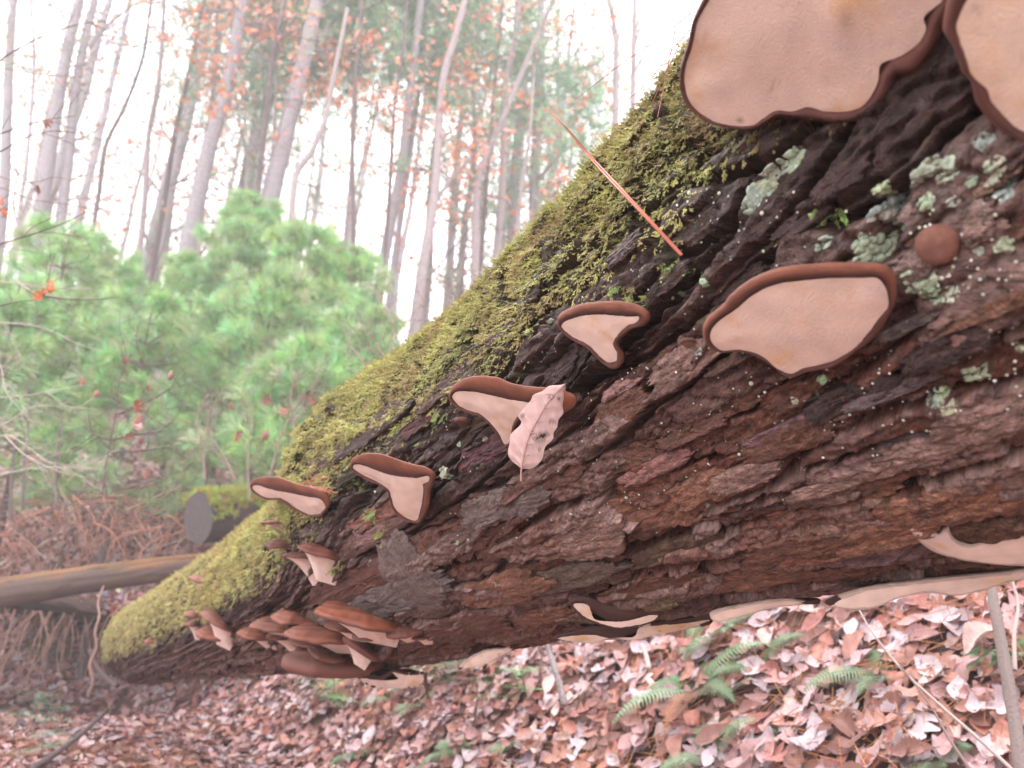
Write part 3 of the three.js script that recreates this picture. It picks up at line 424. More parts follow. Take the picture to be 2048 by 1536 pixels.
// brackets under the trunk
underBracket('dark bracket fungus with a white notch under the trunk, near the middle', [1290, 1222],
  [[1138, 1204], [1152, 1194], [1176, 1196], [1202, 1206], [1225, 1212], [1260, 1210], [1300, 1212], [1322, 1228], [1310, 1242], [1240, 1257], [1202, 1250], [1166, 1236], [1146, 1218]],
  [[1147, 1209], [1158, 1206], [1176, 1210], [1182, 1222], [1189, 1238], [1215, 1242], [1255, 1241], [1299, 1230], [1316, 1231], [1306, 1240], [1240, 1254], [1202, 1246], [1167, 1231]], { tilt: 0.1, face: 0.9, back: 0.06, thick: 0.01, lift: 0.02, cap: [0.06, 0.022, 0.017] });
const UND = [
  ['low pale bracket fungus strip with a long brown lip under the trunk belly', [1270, 1245], [[1110, 1274], [1150, 1262], [1190, 1252], [1240, 1256], [1300, 1246], [1370, 1238], [1424, 1230], [1424, 1246], [1372, 1258], [1320, 1268], [1264, 1280], [1215, 1277], [1190, 1285], [1150, 1284]], [[1116, 1277], [1150, 1271], [1190, 1270], [1235, 1279], [1268, 1272], [1278, 1256], [1320, 1250], [1370, 1246], [1420, 1240], [1372, 1256], [1320, 1266], [1264, 1278], [1215, 1276], [1190, 1283], [1152, 1282]]],
  ['thin white bracket fungus strip under the trunk, left of the widest white strip', [1500, 1195], [[1420, 1228], [1489, 1209], [1572, 1197], [1606, 1202], [1640, 1200], [1640, 1207], [1604, 1209], [1533, 1219], [1484, 1233], [1430, 1243]], [[1424, 1232], [1489, 1213], [1572, 1201], [1604, 1205], [1533, 1216], [1484, 1230], [1432, 1240]]],
  ['widest white bracket fungus strip along the underside, far right', [1850, 1145], [[1650, 1206], [1716, 1180], [1819, 1164], [1994, 1146], [2100, 1136], [2100, 1156], [2040, 1160], [1921, 1190], [1850, 1186], [1804, 1194], [1738, 1218], [1687, 1217]], [[1669, 1208], [1720, 1184], [1819, 1169], [1994, 1151], [2095, 1140], [2095, 1152], [2038, 1157], [1921, 1187], [1850, 1183], [1804, 1191], [1738, 1214], [1689, 1214]]],
  ['white bracket fungus growing over the bark at the right edge', [2000, 1080], [[1818, 1052], [1850, 1060], [1877, 1068], [1892, 1053], [1906, 1078], [1937, 1092], [1976, 1082], [2048, 1068], [2110, 1055], [2110, 1130], [2048, 1131], [1992, 1128], [1928, 1120], [1859, 1098]], [[1823, 1056], [1852, 1064], [1878, 1070], [1891, 1060], [1906, 1081], [1936, 1094], [1976, 1085], [2048, 1071], [2104, 1060], [2104, 1125], [2048, 1127], [1993, 1125], [1929, 1116], [1861, 1094]], 1],
  ['pale bracket fungus under the trunk just right of the hanging twig', [960, 1290], [[918, 1338], [936, 1318], [972, 1300], [1010, 1296], [1030, 1290], [1022, 1300], [1000, 1312], [974, 1328], [945, 1334]], [[925, 1335], [940, 1320], [974, 1303], [1008, 1299], [1020, 1297], [1000, 1310], [972, 1325], [945, 1331]]],
  ['lowest white bracket fungus under the dark lobed bracket', [800, 1335], [[688, 1348], [720, 1345], [760, 1352], [786, 1340], [815, 1346], [848, 1346], [849, 1366], [830, 1375], [790, 1376], [766, 1378], [738, 1372], [715, 1356]], [[722, 1356], [745, 1359], [780, 1360], [796, 1357], [785, 1345], [815, 1350], [846, 1350], [846, 1364], [828, 1372], [790, 1373], [766, 1375], [740, 1368]]],
];
for (const [l, at, r, p, flush] of UND) underBracket(l, at, r, p, { tilt: 0.05, face: flush ? 0.3 : 1.1, back: flush ? 0.03 : 0.07, thick: 0.006, lift: flush ? 0.012 : 0.025, cap: [0.055, 0.022, 0.018], crest: 0.0003, pale: 0.0045 });

// A bracket seen from the side or from above: cap, lip and pores built round the place where it leaves the trunk. Sizes in photograph pixels at its distance.
function shelf(label, at, o) {
  const q = hitNear(...at), k = q.dist / FPX, { w, p, h = 12, t: t0 = 9, d = 20, skew = 0, yaw = 0, pitch = 0.2, tone = CAPC, out = 0, twist = 0, lobe = 0.085, k: kk = 0.7, poreTone = [0.72, 0.56, 0.48], group = 'bracket fungi on the leaning trunk' } = o;
  const T = thing('bracket_fungus', label, 'mushroom', onTrunk(q.s, q.th, out * k, true), group);
  const f = dirPx(...at).negate(); f.y = 0; f.normalize(); f.applyAxisAngle(V(0, 1, 0), yaw);
  const r = V().crossVectors(V(0, 1, 0), f).normalize(), m = new THREE.Matrix4().makeBasis(r, V(0, 1, 0), f);
  T.quaternion.setFromRotationMatrix(m); T.rotateX(pitch * 0.45 - 0.02); T.rotateZ(twist);
  const NA = 56, k0 = at[0] * 0.037 + at[1] * 0.011, W = (w * k) / 2, P = p * k, H = h * k * 0.52, TH = t0 * 0.75 * k, D = d * k, S = skew * k;
  const rim = (i) => { const a = PI * 1.16 * (i / (NA - 1)) - PI * 0.08, c = Math.cos(a), s = Math.sin(a), l = 1 + lobe * 2 * noise(k0 + c * 1.5, s * 1.5, 1) + lobe * noise(k0 + c * 4, s * 4, 2); return { x: -W * c * l, z: P * s * l, y: lobe * 1.2 * W * noise(k0 + c * 2, 3) * clamp(s, 0, 1) }; };
  const build = (rows, closed) => { const pos = [], col = [], uv = [], idx = []; rows.forEach((row, j) => { for (let i = 0; i < NA; i++) { const e = row(i, rim(i)); pos.push(e.x, e.y, e.z); uv.push((i / NA) * W * 60, j * 0.12); col.push(...e.c); } }); for (let j = 0; j + 1 < rows.length; j++) for (let i = 0; i + 1 < NA; i++) { const a = j * NA + i, b = a + NA; idx.push(a, b, a + 1, b, b + 1, a + 1); } return geoOf(pos, idx, col, uv); };
  const shade = (c, f) => c.map((x) => x * f), rows = [];
  for (let j = 0; j <= 12; j++) { const v = j / 12; rows.push((i, e) => { const z0 = -0.3 * P - 0.015, g = 0.85 + 0.5 * noise(e.x * 90, v * 7, k0) + 0.22 * noise(e.x * 300, v * 30, k0) + 0.2 * Math.sin(v * 19 + noise(i * 0.1, k0) * 3) + 0.25 * noise(e.x * 30, v * 3, k0 + 40), edge = smoothstep(v, 0.8, 1); return { x: lerp(e.x * 0.85, e.x, v), y: e.y * v + H * Math.pow(clamp(Math.sin(PI * 1.16 * (i / (NA - 1)) - PI * 0.08), 0, 1), 0.7) * (1 - 0.35 * v - 0.65 * v ** 5) + 0.03 * W * noise(e.x * 40, v * 5, k0) + 0.05 * H * Math.sin(v * 19), z: lerp(z0, e.z, v ** 0.8), c: shade(tone.map((x, n) => lerp(x, x * [1.15, 1.0, 0.95][n], edge)), g) }; }); }
  for (let j = 1; j <= 6; j++) { const a = (j / 6) * PI, b = 1 + (0.5 * TH * Math.sin(a)) / Math.max(W, 0.01); rows.push((i, e) => ({ x: e.x * b * (j > 4 ? 0.985 : 1), y: e.y - TH * 0.5 * (1 - Math.cos(a)), z: e.z * (j > 4 ? 0.98 : 1) + 0.45 * TH * Math.sin(a), c: shade(j < 3 ? tone : LIP.map((x) => x * 1.2), 0.9 + 0.4 * noise(i * 0.2, j, k0)) })); }
  rows.push((i, e) => ({ x: e.x * 0.93, y: e.y - TH * 0.92, z: e.z * 0.9, c: shade(LIP, 1) })); rows.push((i, e) => ({ x: e.x * 0.86, y: e.y - TH * 0.6, z: e.z * 0.8 - 0.01, c: shade(LIP, 1) }));
  part('cap', build(rows), capMat, T);
  const pr = []; for (let j = 0; j <= 12; j++) { const v = j / 12; pr.push((i, e) => { const f = 0.94 + 0.2 * noise(e.x * 80, v * 5, k0 + 3); return { x: lerp(e.x * 0.93, S + e.x * kk * 0.55, v ** 0.8), y: e.y * (1 - v) - TH * 0.95 - (D - TH) * v ** 1.25, z: lerp(e.z * 0.9, -0.12 * P - 0.006, v ** 0.8), c: shade(poreTone, f) }; }); }
  part('pore_surface', build(pr), poreMat, T);
  return T;
}
const OR = [0.22, 0.068, 0.034], RB = [0.17, 0.055, 0.03], DK = [0.12, 0.042, 0.026];
shelf('small bracket fungus tucked right below the needle-topped bracket', [570, 1047], { w: 72, p: 55, h: 9, t: 6, d: 24, yaw: -0.3, pitch: 0.12, tone: RB, skew: 20 });
shelf('round brown bracket fungus below the tucked small one, white edge down', [575, 1085], { w: 62, p: 60, h: 14, t: 6, d: 14, yaw: -0.4, pitch: 0.45, tone: DK, skew: 12 });
shelf('half hidden bracket fungus with white tongue, under the larger cap with a leaf scrap', [606, 1110], { w: 66, p: 50, h: 9, t: 8, d: 56, yaw: -0.3, pitch: 0.15, tone: DK, skew: 34 });
shelf('broad brown cap with long white tongue at the right of the upper left group', [648, 1104], { w: 96, p: 60, h: 24, t: 8, d: 56, yaw: -0.15, pitch: 0.25, twist: -0.2, tone: RB, skew: 18 });
shelf('lone small bracket fungus on the mossy far part of the trunk', [412, 1160], { w: 50, p: 40, h: 10, t: 5, d: 36, yaw: -0.4, pitch: 0.15, twist: -0.25, tone: RB, skew: 16 });
shelf('tiny round cap at the far left of the low left group, needle on top', [394, 1225], { w: 34, p: 30, h: 11, t: 8, d: 16, yaw: -0.3, pitch: 0.3, tone: RB, skew: 6 });
shelf('small flat cap, second in the top row of the low left group', [428, 1224], { w: 44, p: 40, h: 9, t: 8, d: 18, yaw: -0.2, pitch: 0.25, tone: RB, skew: 0 });
shelf('tiny cap with narrow white tongue, lowest left of the low left group', [389, 1246], { w: 28, p: 26, h: 8, t: 5, d: 30, yaw: -0.2, pitch: 0.2, tone: RB, skew: 8, k: 0.5 });
shelf('arched cap with a dark edge on the right of the low left group', [444, 1244], { w: 66, p: 44, h: 16, t: 6, d: 40, yaw: -0.1, pitch: 0.22, twist: -0.38, tone: RB, skew: 24 });
shelf('shallow brown cap with yellowish pores at the bottom of the low left group', [437, 1262], { w: 66, p: 46, h: 12, t: 11, d: 30, yaw: -0.1, pitch: 0.4, tone: OR, skew: 26 });
shelf('small flat cap with a white tail left of the big cluster', [515, 1266], { w: 60, p: 52, h: 14, t: 6, d: 26, yaw: -0.2, pitch: 0.28, twist: -0.12, tone: OR, skew: 32 });
shelf('brown cap with pine needle on it, left in the big cluster', [556, 1248], { w: 92, p: 70, h: 18, t: 8, d: 32, yaw: -0.15, pitch: 0.25, tone: RB, skew: 24 });
shelf('smooth brown cap at the top left of the big cluster', [592, 1232], { w: 84, p: 66, h: 20, t: 8, d: 22, yaw: -0.1, pitch: 0.35, tone: OR, skew: 20 });
shelf('tiny cap peeking out between the left caps of the big cluster', [560, 1268], { w: 42, p: 60, h: 9, t: 6, d: 40, yaw: -0.1, pitch: 0.2, tone: RB, skew: 36 });
shelf('long brown cap with white underside in the middle of the big cluster', [652, 1264], { w: 140, p: 90, h: 22, t: 12, d: 40, yaw: -0.05, pitch: 0.25, tone: OR, skew: 50 });
shelf('biggest glossy brown cap at the top of the big cluster', [726, 1232], { w: 168, p: 110, h: 32, t: 14, d: 48, yaw: 0.05, pitch: 0.25, twist: -0.13, tone: [0.25, 0.075, 0.036], skew: 46, lobe: 0.1 });
shelf('dark curled cap at the right end of the big cluster', [812, 1256], { w: 64, p: 50, h: 14, t: 16, d: 30, yaw: 0.1, pitch: 0.2, twist: 0.25, tone: DK, skew: 12 });
shelf('narrow dark cap squeezed under the biggest glossy cap', [738, 1268], { w: 54, p: 50, h: 8, t: 10, d: 14, yaw: 0, pitch: 0.2, tone: DK, skew: 10 });
shelf('dark brown lip with white tail low in the big cluster', [724, 1290], { w: 64, p: 40, h: 16, t: 18, d: 36, yaw: 0.1, pitch: 0.1, twist: -0.5, tone: DK, skew: 20 });
shelf('large dark lobed bracket fungus at the bottom of the big cluster', [668, 1308], { w: 150, p: 70, h: 34, t: 38, d: 44, yaw: 0.0, pitch: 0.3, twist: 0.02, tone: DK, skew: 30, lobe: 0.1 });
shelf('inner brown fold sitting on the large dark lobed bracket', [660, 1296], { w: 72, p: 96, h: 12, t: 10, d: 14, yaw: 0.0, pitch: 0.3, twist: -0.15, tone: DK, skew: 10 });
shelf('tiny brown cap alone low on the mossy far end', [304, 1280], { w: 22, p: 20, h: 6, t: 5, d: 12, yaw: -0.2, pitch: 0.2, tone: OR, skew: 4 });
shelf('little brown knob cap left of the wedge-shaped bracket', [1377, 680], { w: 26, p: 14, h: 7, t: 10, d: 14, pitch: 0.0, tone: [0.2, 0.1, 0.07], skew: 0, poreTone: [0.3, 0.17, 0.12] });
shelf('little pale knob under the bracket with the leaf', [926, 838], { w: 26, p: 16, h: 8, t: 12, d: 14, pitch: 0.0, tone: [0.1, 0.05, 0.04], skew: 0, poreTone: [0.12, 0.07, 0.05] });
{ // the young round button
  const q = hit(1880, 486), T = thing('bracket_fungus', 'young round rust brown button fungus on the lichen-spotted bark', 'mushroom', onTrunk(q.s, q.th, 0.004, true), 'bracket fungi on the leaning trunk');
  const k = q.dist / FPX, R = 37 * k, g = new THREE.LatheGeometry([[0, 0.42], [0.35, 0.41], [0.62, 0.37], [0.82, 0.27], [0.95, 0.12], [0.985, -0.02], [0.95, -0.2], [0.9, -0.8]].map(([x, y]) => new THREE.Vector2(x * R, y * R)).reverse(), 40);
  const P = g.attributes.position, col = []; for (let i = 0; i < P.count; i++) { const v = V().fromBufferAttribute(P, i), f = 1 + 0.09 * noise(v.x * 60, v.y * 60, v.z * 60); P.setXYZ(i, v.x * f, v.y, v.z * f); const c = 0.85 + 0.5 * noise(v.x * 300, v.y * 300, v.z * 300); col.push(0.21 * c, 0.085 * c, 0.055 * c); }
  g.setAttribute('color', new THREE.Float32BufferAttribute(col, 3)); g.computeVertexNormals();
  const m = part('cap', g, capMat, T); m.quaternion.setFromUnitVectors(V(0, 1, 0), radial(q.th).addScaledVector(dirPx(1880, 486), -0.6).add(V(0, -0.25, 0)).normalize());
}

// ---------------------------------------------------------------- the holed leaf, pine needles on the trunk
{
  const o = br5, base = hit(1045, 940), depth = (p) => V().subVectors(o.C, EYE).dot(o.n) / dirPx(...p).dot(o.n);
  const z0 = Math.min(depth([1100, 800]), base.dist) - 0.022, pts = [[1043, 938], [1050, 900], [1060, 868], [1078, 835], [1098, 802], [1118, 780], [1132, 767]];
  const L = [[1043, 938], [1017, 912], [1019, 886], [1021, 870], [1043, 845], [1036, 832], [1048, 816], [1062, 800], [1066, 790], [1085, 782], [1098, 772], [1120, 770], [1132, 767]], Rr = [[1043, 938], [1066, 936], [1084, 918], [1091, 893], [1106, 878], [1107, 866], [1114, 855], [1117, 840], [1127, 825], [1125, 812], [1127, 800], [1131, 782], [1132, 767]];
  const T = thing('dead_leaf', 'pale pink dried leaf with dark holes hanging on a bracket fungus', 'leaf', atPx(1075, 855, z0));
  const n = 44, m = 15, C = new THREE.CatmullRomCurve3(pts.map(([x, y]) => V(x, y, 0))).getPoints(n), cl = new THREE.CatmullRomCurve3(L.map(([x, y]) => V(x, y, 0)), false, 'centripetal').getSpacedPoints(n), cr = new THREE.CatmullRomCurve3(Rr.map(([x, y]) => V(x, y, 0)), false, 'centripetal').getSpacedPoints(n);
  const holes = [[1103, 793, 5], [1096, 789, 2.2], [1117, 797, 3], [1091, 811, 2.6], [1045, 832, 4], [1104, 843, 4.5], [1073, 878, 7], [1084, 874, 8], [1092, 869, 6], [1079, 898, 3], [1064, 866, 3], [1110, 845, 3]];
  const pos = [], col = [], idx = [], bad = [];
  const pt = (x, y, c) => { const e = noise(x * 0.03, y * 0.03, 4) * 0.002; return atPx(x, y, z0 + c + e).sub(T.position); };
  for (let j = 0; j <= n; j++) for (let i = -m; i <= m; i++) {
    const e = i < 0 ? cl[j] : cr[j], u = Math.abs(i) / m, x = lerp(C[j].x, e.x, u), y = lerp(C[j].y, e.y, u);
    const vein = Math.abs((((j / n) * 8 - u * 1.6) % 1 + 1) % 1 - 0.5) * 2, p = pt(x, y, 0.0035 * u ** 1.6 - 0.0003 * (vein > 0.86 ? 1 : 0) + 0.00025 * Math.sin(((j / n) * 8 - u * 1.6) * 2 * PI)); pos.push(p.x, p.y, p.z);
    let near = 9; for (const [hx, hy, r] of holes) near = Math.min(near, Math.hypot(x - hx, (y - hy) * 1.1) / r);
    bad.push(near < 0.7); const f = 0.92 + 0.25 * noise(x * 0.08, y * 0.08, 2), b = near < 1.3 ? 0.5 : 1; const v = vein > 0.86 || u < 0.05 ? 1.12 : 1;
    col.push(0.5 * f * b * v, 0.33 * f * b * v, 0.3 * f * b * v);
  }
  const w = 2 * m + 1; for (let j = 0; j < n; j++) for (let i = 0; i < 2 * m; i++) { const a = j * w + i, b = a + w; if (bad[a] && bad[b + 1]) continue; idx.push(a, a + 1, b, a + 1, b + 1, b); }
  part('blade', geoOf(pos, idx, col), mkp({ vertexColors: true, side: THREE.DoubleSide, roughness: 0.75, transmission: 0.2, thickness: 0 }), T);
  const mid = [[1042, 962], [1042, 950], ...pts].map(([x, y]) => pt(x, y, -0.0016)); part('stalk', sweep(curve(mid, 26), rlin(0.0009, 0.0004, 27), 6), mk({ rgb: [0.3, 0.17, 0.14] }), T);
  const mr = []; for (let k = 1; k < 8; k++) for (const s of [-1, 1]) { const j = Math.round((k / 8.6) * n) , e = (s < 0 ? cl : cr)[Math.min(n, j + 8)], c = C[j]; const q = [0, 0.3, 0.6, 0.9].map((t) => pt(lerp(c.x, e.x, t), lerp(c.y, e.y, t), 0.012 * t ** 1.6 - 0.0012)); mr.push(sweep(q, rlin(0.0005, 0.0002, 4), 4)); }
  part('side_veins', merged(mr), mk({ rgb: [0.42, 0.28, 0.24] }), T);
}
const needleMat = mk({ rgb: [0.36, 0.1, 0.06], roughness: 0.6 });
function needles(label, strands, group, r = 0.0011) {                            // strands: [[x, y, forward offset in metres], ...], each lies just in front of the trunk
  const all = strands.map((st) => st.map(([x, y, off]) => { const q = hitNear(x, y); return atPx(x, y, Math.max(0.1, q.dist - off)); })), T = thing('pine_needle', label, 'pine needle', all[0][0].clone(), group);
  for (const P of all) part('needle', sweep(curve(P.map((p) => p.clone().sub(T.position)), 14), rlin(r, r * 0.55, 15).map((r, i) => (i > 12 ? r * 0.6 : r)), 5), needleMat, T);
}
needles('long rust red pine needle bundle sticking out over the moss', [[[1364, 510, 0.02], [1300, 440, 0.04], [1240, 375, 0.06], [1180, 310, 0.05], [1128, 250, 0.04], [1092, 217, 0.03]], [[1362, 511, 0.021], [1302, 446, 0.042], [1236, 377, 0.062], [1176, 311, 0.052], [1127, 252, 0.04]]]);
for (const [l, s] of [
  ['topmost pine needle lying across the moss near the large bracket', [[1380, 60, 0.03], [1345, 100, 0.03], [1300, 160, 0.02], [1225, 225, 0.02]]], ['long faint pine needle reaching left over the moss edge', [[1390, 20, 0.04], [1320, 75, 0.04], [1240, 130, 0.04], [1150, 200, 0.04]]],
  ['upright pine needle at the moss corner by the large bracket', [[1358, 90, 0.02], [1330, 150, 0.03], [1300, 215, 0.03]]], ['pine needle hanging beside the upright one at the moss corner', [[1350, 60, 0.03], [1335, 140, 0.03], [1315, 235, 0.02]]],
  ['short red pine needle at the top edge left of the large bracket', [[1385, 15, 0.03], [1362, 24, 0.03], [1345, 30, 0.03]]], ['pine needle hanging straight down above the big cluster', [[521, 1120, 0.015], [523, 1170, 0.02], [524, 1230, 0.02]]],
  ['pine needle on the brown cap left in the big cluster', [[512, 1240, 0.06], [545, 1232, 0.06], [575, 1228, 0.06]]], ['pine needle over the tiny caps of the low left group', [[380, 1211, 0.06], [392, 1216, 0.06], [406, 1221, 0.06]]], ['pine needle on the lone small bracket', [[416, 1150, 0.05], [424, 1155, 0.05], [430, 1172, 0.03]]],
]) needles(l, [s], 'single pine needles on the trunk', 0.0006);
needles('spray of orange pine needles on the flat bracket at the mossy edge', [[[570, 985, 0.09], [600, 976, 0.1], [660, 958, 0.09]], [[600, 970, 0.09], [630, 958, 0.1], [662, 955, 0.09]], [[590, 978, 0.1], [630, 975, 0.1], [672, 976, 0.08]], [[576, 999, 0.1], [596, 982, 0.11], [612, 962, 0.11]], [[610, 985, 0.1], [640, 978, 0.09], [676, 986, 0.07]], [[620, 972, 0.1], [650, 982, 0.09], [668, 990, 0.07]]]);
shelf('thin brown shelf wedged between the two long caps of the big cluster', [690, 1252], { w: 70, p: 60, h: 9, t: 7, d: 26, pitch: 0.2, twist: -0.08, tone: RB, skew: 30 });
shelf('thin shelf with a pale edge below the long brown cap', [628, 1284], { w: 84, p: 60, h: 9, t: 6, d: 30, pitch: 0.15, tone: RB, skew: 40 });
shelf('small folded shelf at the far right tip of the big cluster', [846, 1272], { w: 40, p: 30, h: 7, t: 6, d: 18, pitch: 0.15, twist: 0.15, tone: DK, skew: 10 });
// ---------------------------------------------------------------- fallen leaves, needles on the ground
const LEAFC = [[0.5, 0.28, 0.26], [0.56, 0.37, 0.37], [0.44, 0.21, 0.16], [0.36, 0.13, 0.1], [0.22, 0.09, 0.065], [0.46, 0.19, 0.13], [0.56, 0.46, 0.47], [0.47, 0.26, 0.25], [0.3, 0.14, 0.105], [0.62, 0.45, 0.4], [0.5, 0.39, 0.41], [0.42, 0.2, 0.14]];
function leafGeo(kind, curl, roll, twist) {                          // length 1 along y, lying in xy
  const n = 30, m = 3, pos = [], idx = [], col = [], wid = (t) => {
    const base = Math.sin(PI * Math.pow(t, 0.85));
    if (kind === 'oak') { const lob = Math.abs(Math.sin(t * PI * 3.6 + 0.2)); return 0.34 * base * (0.28 + 0.8 * lob) * (0.75 + 0.5 * t) + 0.015; }
    if (kind === 'redoak') { const l = Math.max(0, Math.sin(t * PI * 3.1)) ** 0.6; return 0.4 * base * (0.2 + 0.95 * l) + 0.015; }
    if (kind === 'chestnut') return 0.27 * base * (1 + 0.09 * Math.sin(t * PI * 22)) * (0.7 + 0.5 * t);
    return 0.28 * base * (1 + 0.05 * Math.sin(t * PI * 26));
  };
  const w = 2 * m + 1;
  for (let j = 0; j <= n; j++) { const t = j / n; for (let i = -m; i <= m; i++) { const u = i / m, x = u * wid(t), shift = (kind === 'oak' || kind === 'redoak') ? 0.07 * Math.abs(u) : 0.03 * Math.abs(u), y = t + shift * Math.sin(PI * t) - 0.5; col.push(...Array(3).fill((0.86 + 0.3 * noise(x * 9, t * 9, curl * 5) + 0.25 * noise(x * 30, t * 30, 2)) * (i === 0 ? 1.15 : 1) * (Math.abs(((t * 9 - Math.abs(u) * 1.5) % 1 + 1) % 1 - 0.5) > 0.38 ? 1.12 : 0.96))); pos.push(x, y, curl * 0.45 * x * x * 3 + roll * 0.6 * (t - 0.5) ** 2 * 1.4 + twist * 0.6 * x * (t - 0.5) * 2 + 0.05 * noise(x * 7 + curl * 9, t * 6, roll * 7) + 0.015 * Math.abs(u)); } }
  for (let j = 0; j < n; j++) for (let i = 0; i < 2 * m; i++) { const a = j * w + i, b = a + w; idx.push(a, a + 1, b, a + 1, b + 1, b); }
  const leaf = geoOf(pos, idx, col), mid = []; for (let j = -3; j <= n; j += 3) { const t = Math.max(0, j / n); mid.push(V(0, j / n - 0.5, roll * 0.6 * (t - 0.5) ** 2 * 1.4 + 0.006)); }
  const rib = sweep(mid, rlin(0.011, 0.004, mid.length), 4); rib.setAttribute('color', new THREE.Float32BufferAttribute(new Float32Array(rib.attributes.position.count * 3).fill(0.8), 3));
  return mergeGeometries([leaf, rib].map((g) => { const q = g.clone(); q.deleteAttribute('uv'); return q; }));
}
const leafGeos = [['oak', 0.8, 0.3, 0.3], ['oak', -0.9, 0.5, -0.5], ['oak', 1.6, -0.3, 0.6], ['redoak', 0.7, 0.6, 0.2], ['redoak', -0.6, -0.4, 0.7], ['redoak', 1.3, 0.2, -0.4], ['chestnut', 1.0, 0.4, 0.3], ['chestnut', -1.2, 0.5, -0.4], ['chestnut', 2.2, 0.2, 0.5], ['beech', 1.4, 0.7, 0.6], ['beech', -1.0, 0.3, -0.6], ['beech', 2.4, -0.5, 0.3]].map((a) => leafGeo(...a));
const leafMat = mkp({ vertexColors: true, side: THREE.DoubleSide, roughness: 0.62, transmission: 0.12, thickness: 0 });
const leafMats = LEAFC.map((c) => c.map((v) => lerp(v, (c[0] + c[1] + c[2]) / 3, 0.04) * 0.95)).map((c) => mkp({ rgb: c, vertexColors: true, side: THREE.DoubleSide, roughness: 0.62, transmission: 0.12, thickness: 0 }));
{
  const cand = [], lists = leafGeos.map(() => []);
  const lay = (x, z, far) => {
    const n = groundN(x, z), s = (far ? 1.35 : 1) * rr(0.05, 0.1) * (rnd() < 0.12 ? 1.35 : 1), flat = n.clone().addScaledVector(rdir(), rnd() < 0.18 ? 0.6 : 0.2).normalize(), y = rdir(); y.addScaledVector(flat, -y.dot(flat)).normalize();
    const p = onGround(x, z).addScaledVector(n, 0.006 + 0.028 * rnd() ** 1.5), m = new THREE.Matrix4().makeBasis(V().crossVectors(y, flat), y, flat); m.scale(V(s, s, s)); m.setPosition(p);
    return { m, p, k: Math.floor(rnd() * leafGeos.length), ci: Math.floor(rnd() * LEAFC.length) };
  };
  const drop = [];
  for (let i = 0; i < 5500; i++) drop.push(lay(rr(-6.5, -0.6), -rr(6.3, 9)));
  for (let i = 0; i < 54000; i++) { const f = 0.9 + 8.5 * rnd() ** 0.85, x = (rnd() * 2 - 1) * (0.78 * f + 0.5); if ((x + 2.9) ** 2 / 0.7 + (f - 6.25) ** 2 / 0.4 < 1 && rnd() < 0.95) continue; drop.push(lay(x, -f)); }
  for (let i = 0; i < 26000; i++) { const f = 8.5 + 20 * rnd() ** 1.2, x = -0.7 * f + 1.0 * f * rnd(); drop.push(lay(x, -f, true)); }
  for (const e of drop) { const [x, y, d] = toPx(e.p); if (d > 0.5 && d < 4.4 && x > 8 && x < 2040 && y > 1150 && y < 1530 && !hit(x, y)) cand.push([d, e]); }
  cand.sort((a, b) => a[0] - b[0]);
  const own = new Set(cand.filter((c, i) => i % Math.max(1, Math.floor(cand.length * 0.45 / 290)) === 0).slice(0, 290).map((c) => c[1]));
  for (const e of own) { const o = part('leaf', leafGeos[e.k], leafMats[e.ci], ground), n = groundN(e.p.x, e.p.z).addScaledVector(rdir(), 0.22).normalize(), y = rdir(); y.addScaledVector(n, -y.dot(n)).normalize(); e.m.makeBasis(V().crossVectors(y, n), y, n); const sz = rr(0.075, 0.125); e.m.scale(V(sz, sz, sz)); e.m.setPosition(e.p.clone().addScaledVector(n, 0.014)); o.applyMatrix4(e.m); }
  for (const e of drop) if (!own.has(e)) lists[e.k].push({ m: e.m, c: (() => { const k = rr(0.6, 1.1), C = LEAFC[e.ci], g = (C[0] + C[1] + C[2]) / 3; return C.map((v) => lerp(v, g, 0.02) * k); })() });
  lists.forEach((l, i) => instanced('leaf_litter', leafGeos[i], leafMat, l, ground));
  const ng = new THREE.CylinderGeometry(0.0012, 0.0008, 1, 4), nl = [];
  for (let i = 0; i < 13000; i++) { const f = 1.2 + 4 * rnd(), x = (rnd() * 2 - 1) * (0.75 * f); if (fbm(x * 1.3, f * 1.3, 40, 2) + (x > 0 ? 0.15 : -0.12) < 0) continue; const n = groundN(x, -f), y = rdir(); y.addScaledVector(n, -y.dot(n)).addScaledVector(n, rr(-0.15, 0.3)); nl.push({ m: place(onGround(x, -f).addScaledVector(n, rr(0.01, 0.05)), y, n, V(rr(0.6, 1.1), rr(0.07, 0.16), 1)), c: pick([[0.42, 0.17, 0.07], [0.5, 0.24, 0.11], [0.3, 0.12, 0.06]]) }); }
  instanced('fallen_pine_needles', ng, mk({}), nl, ground);
}

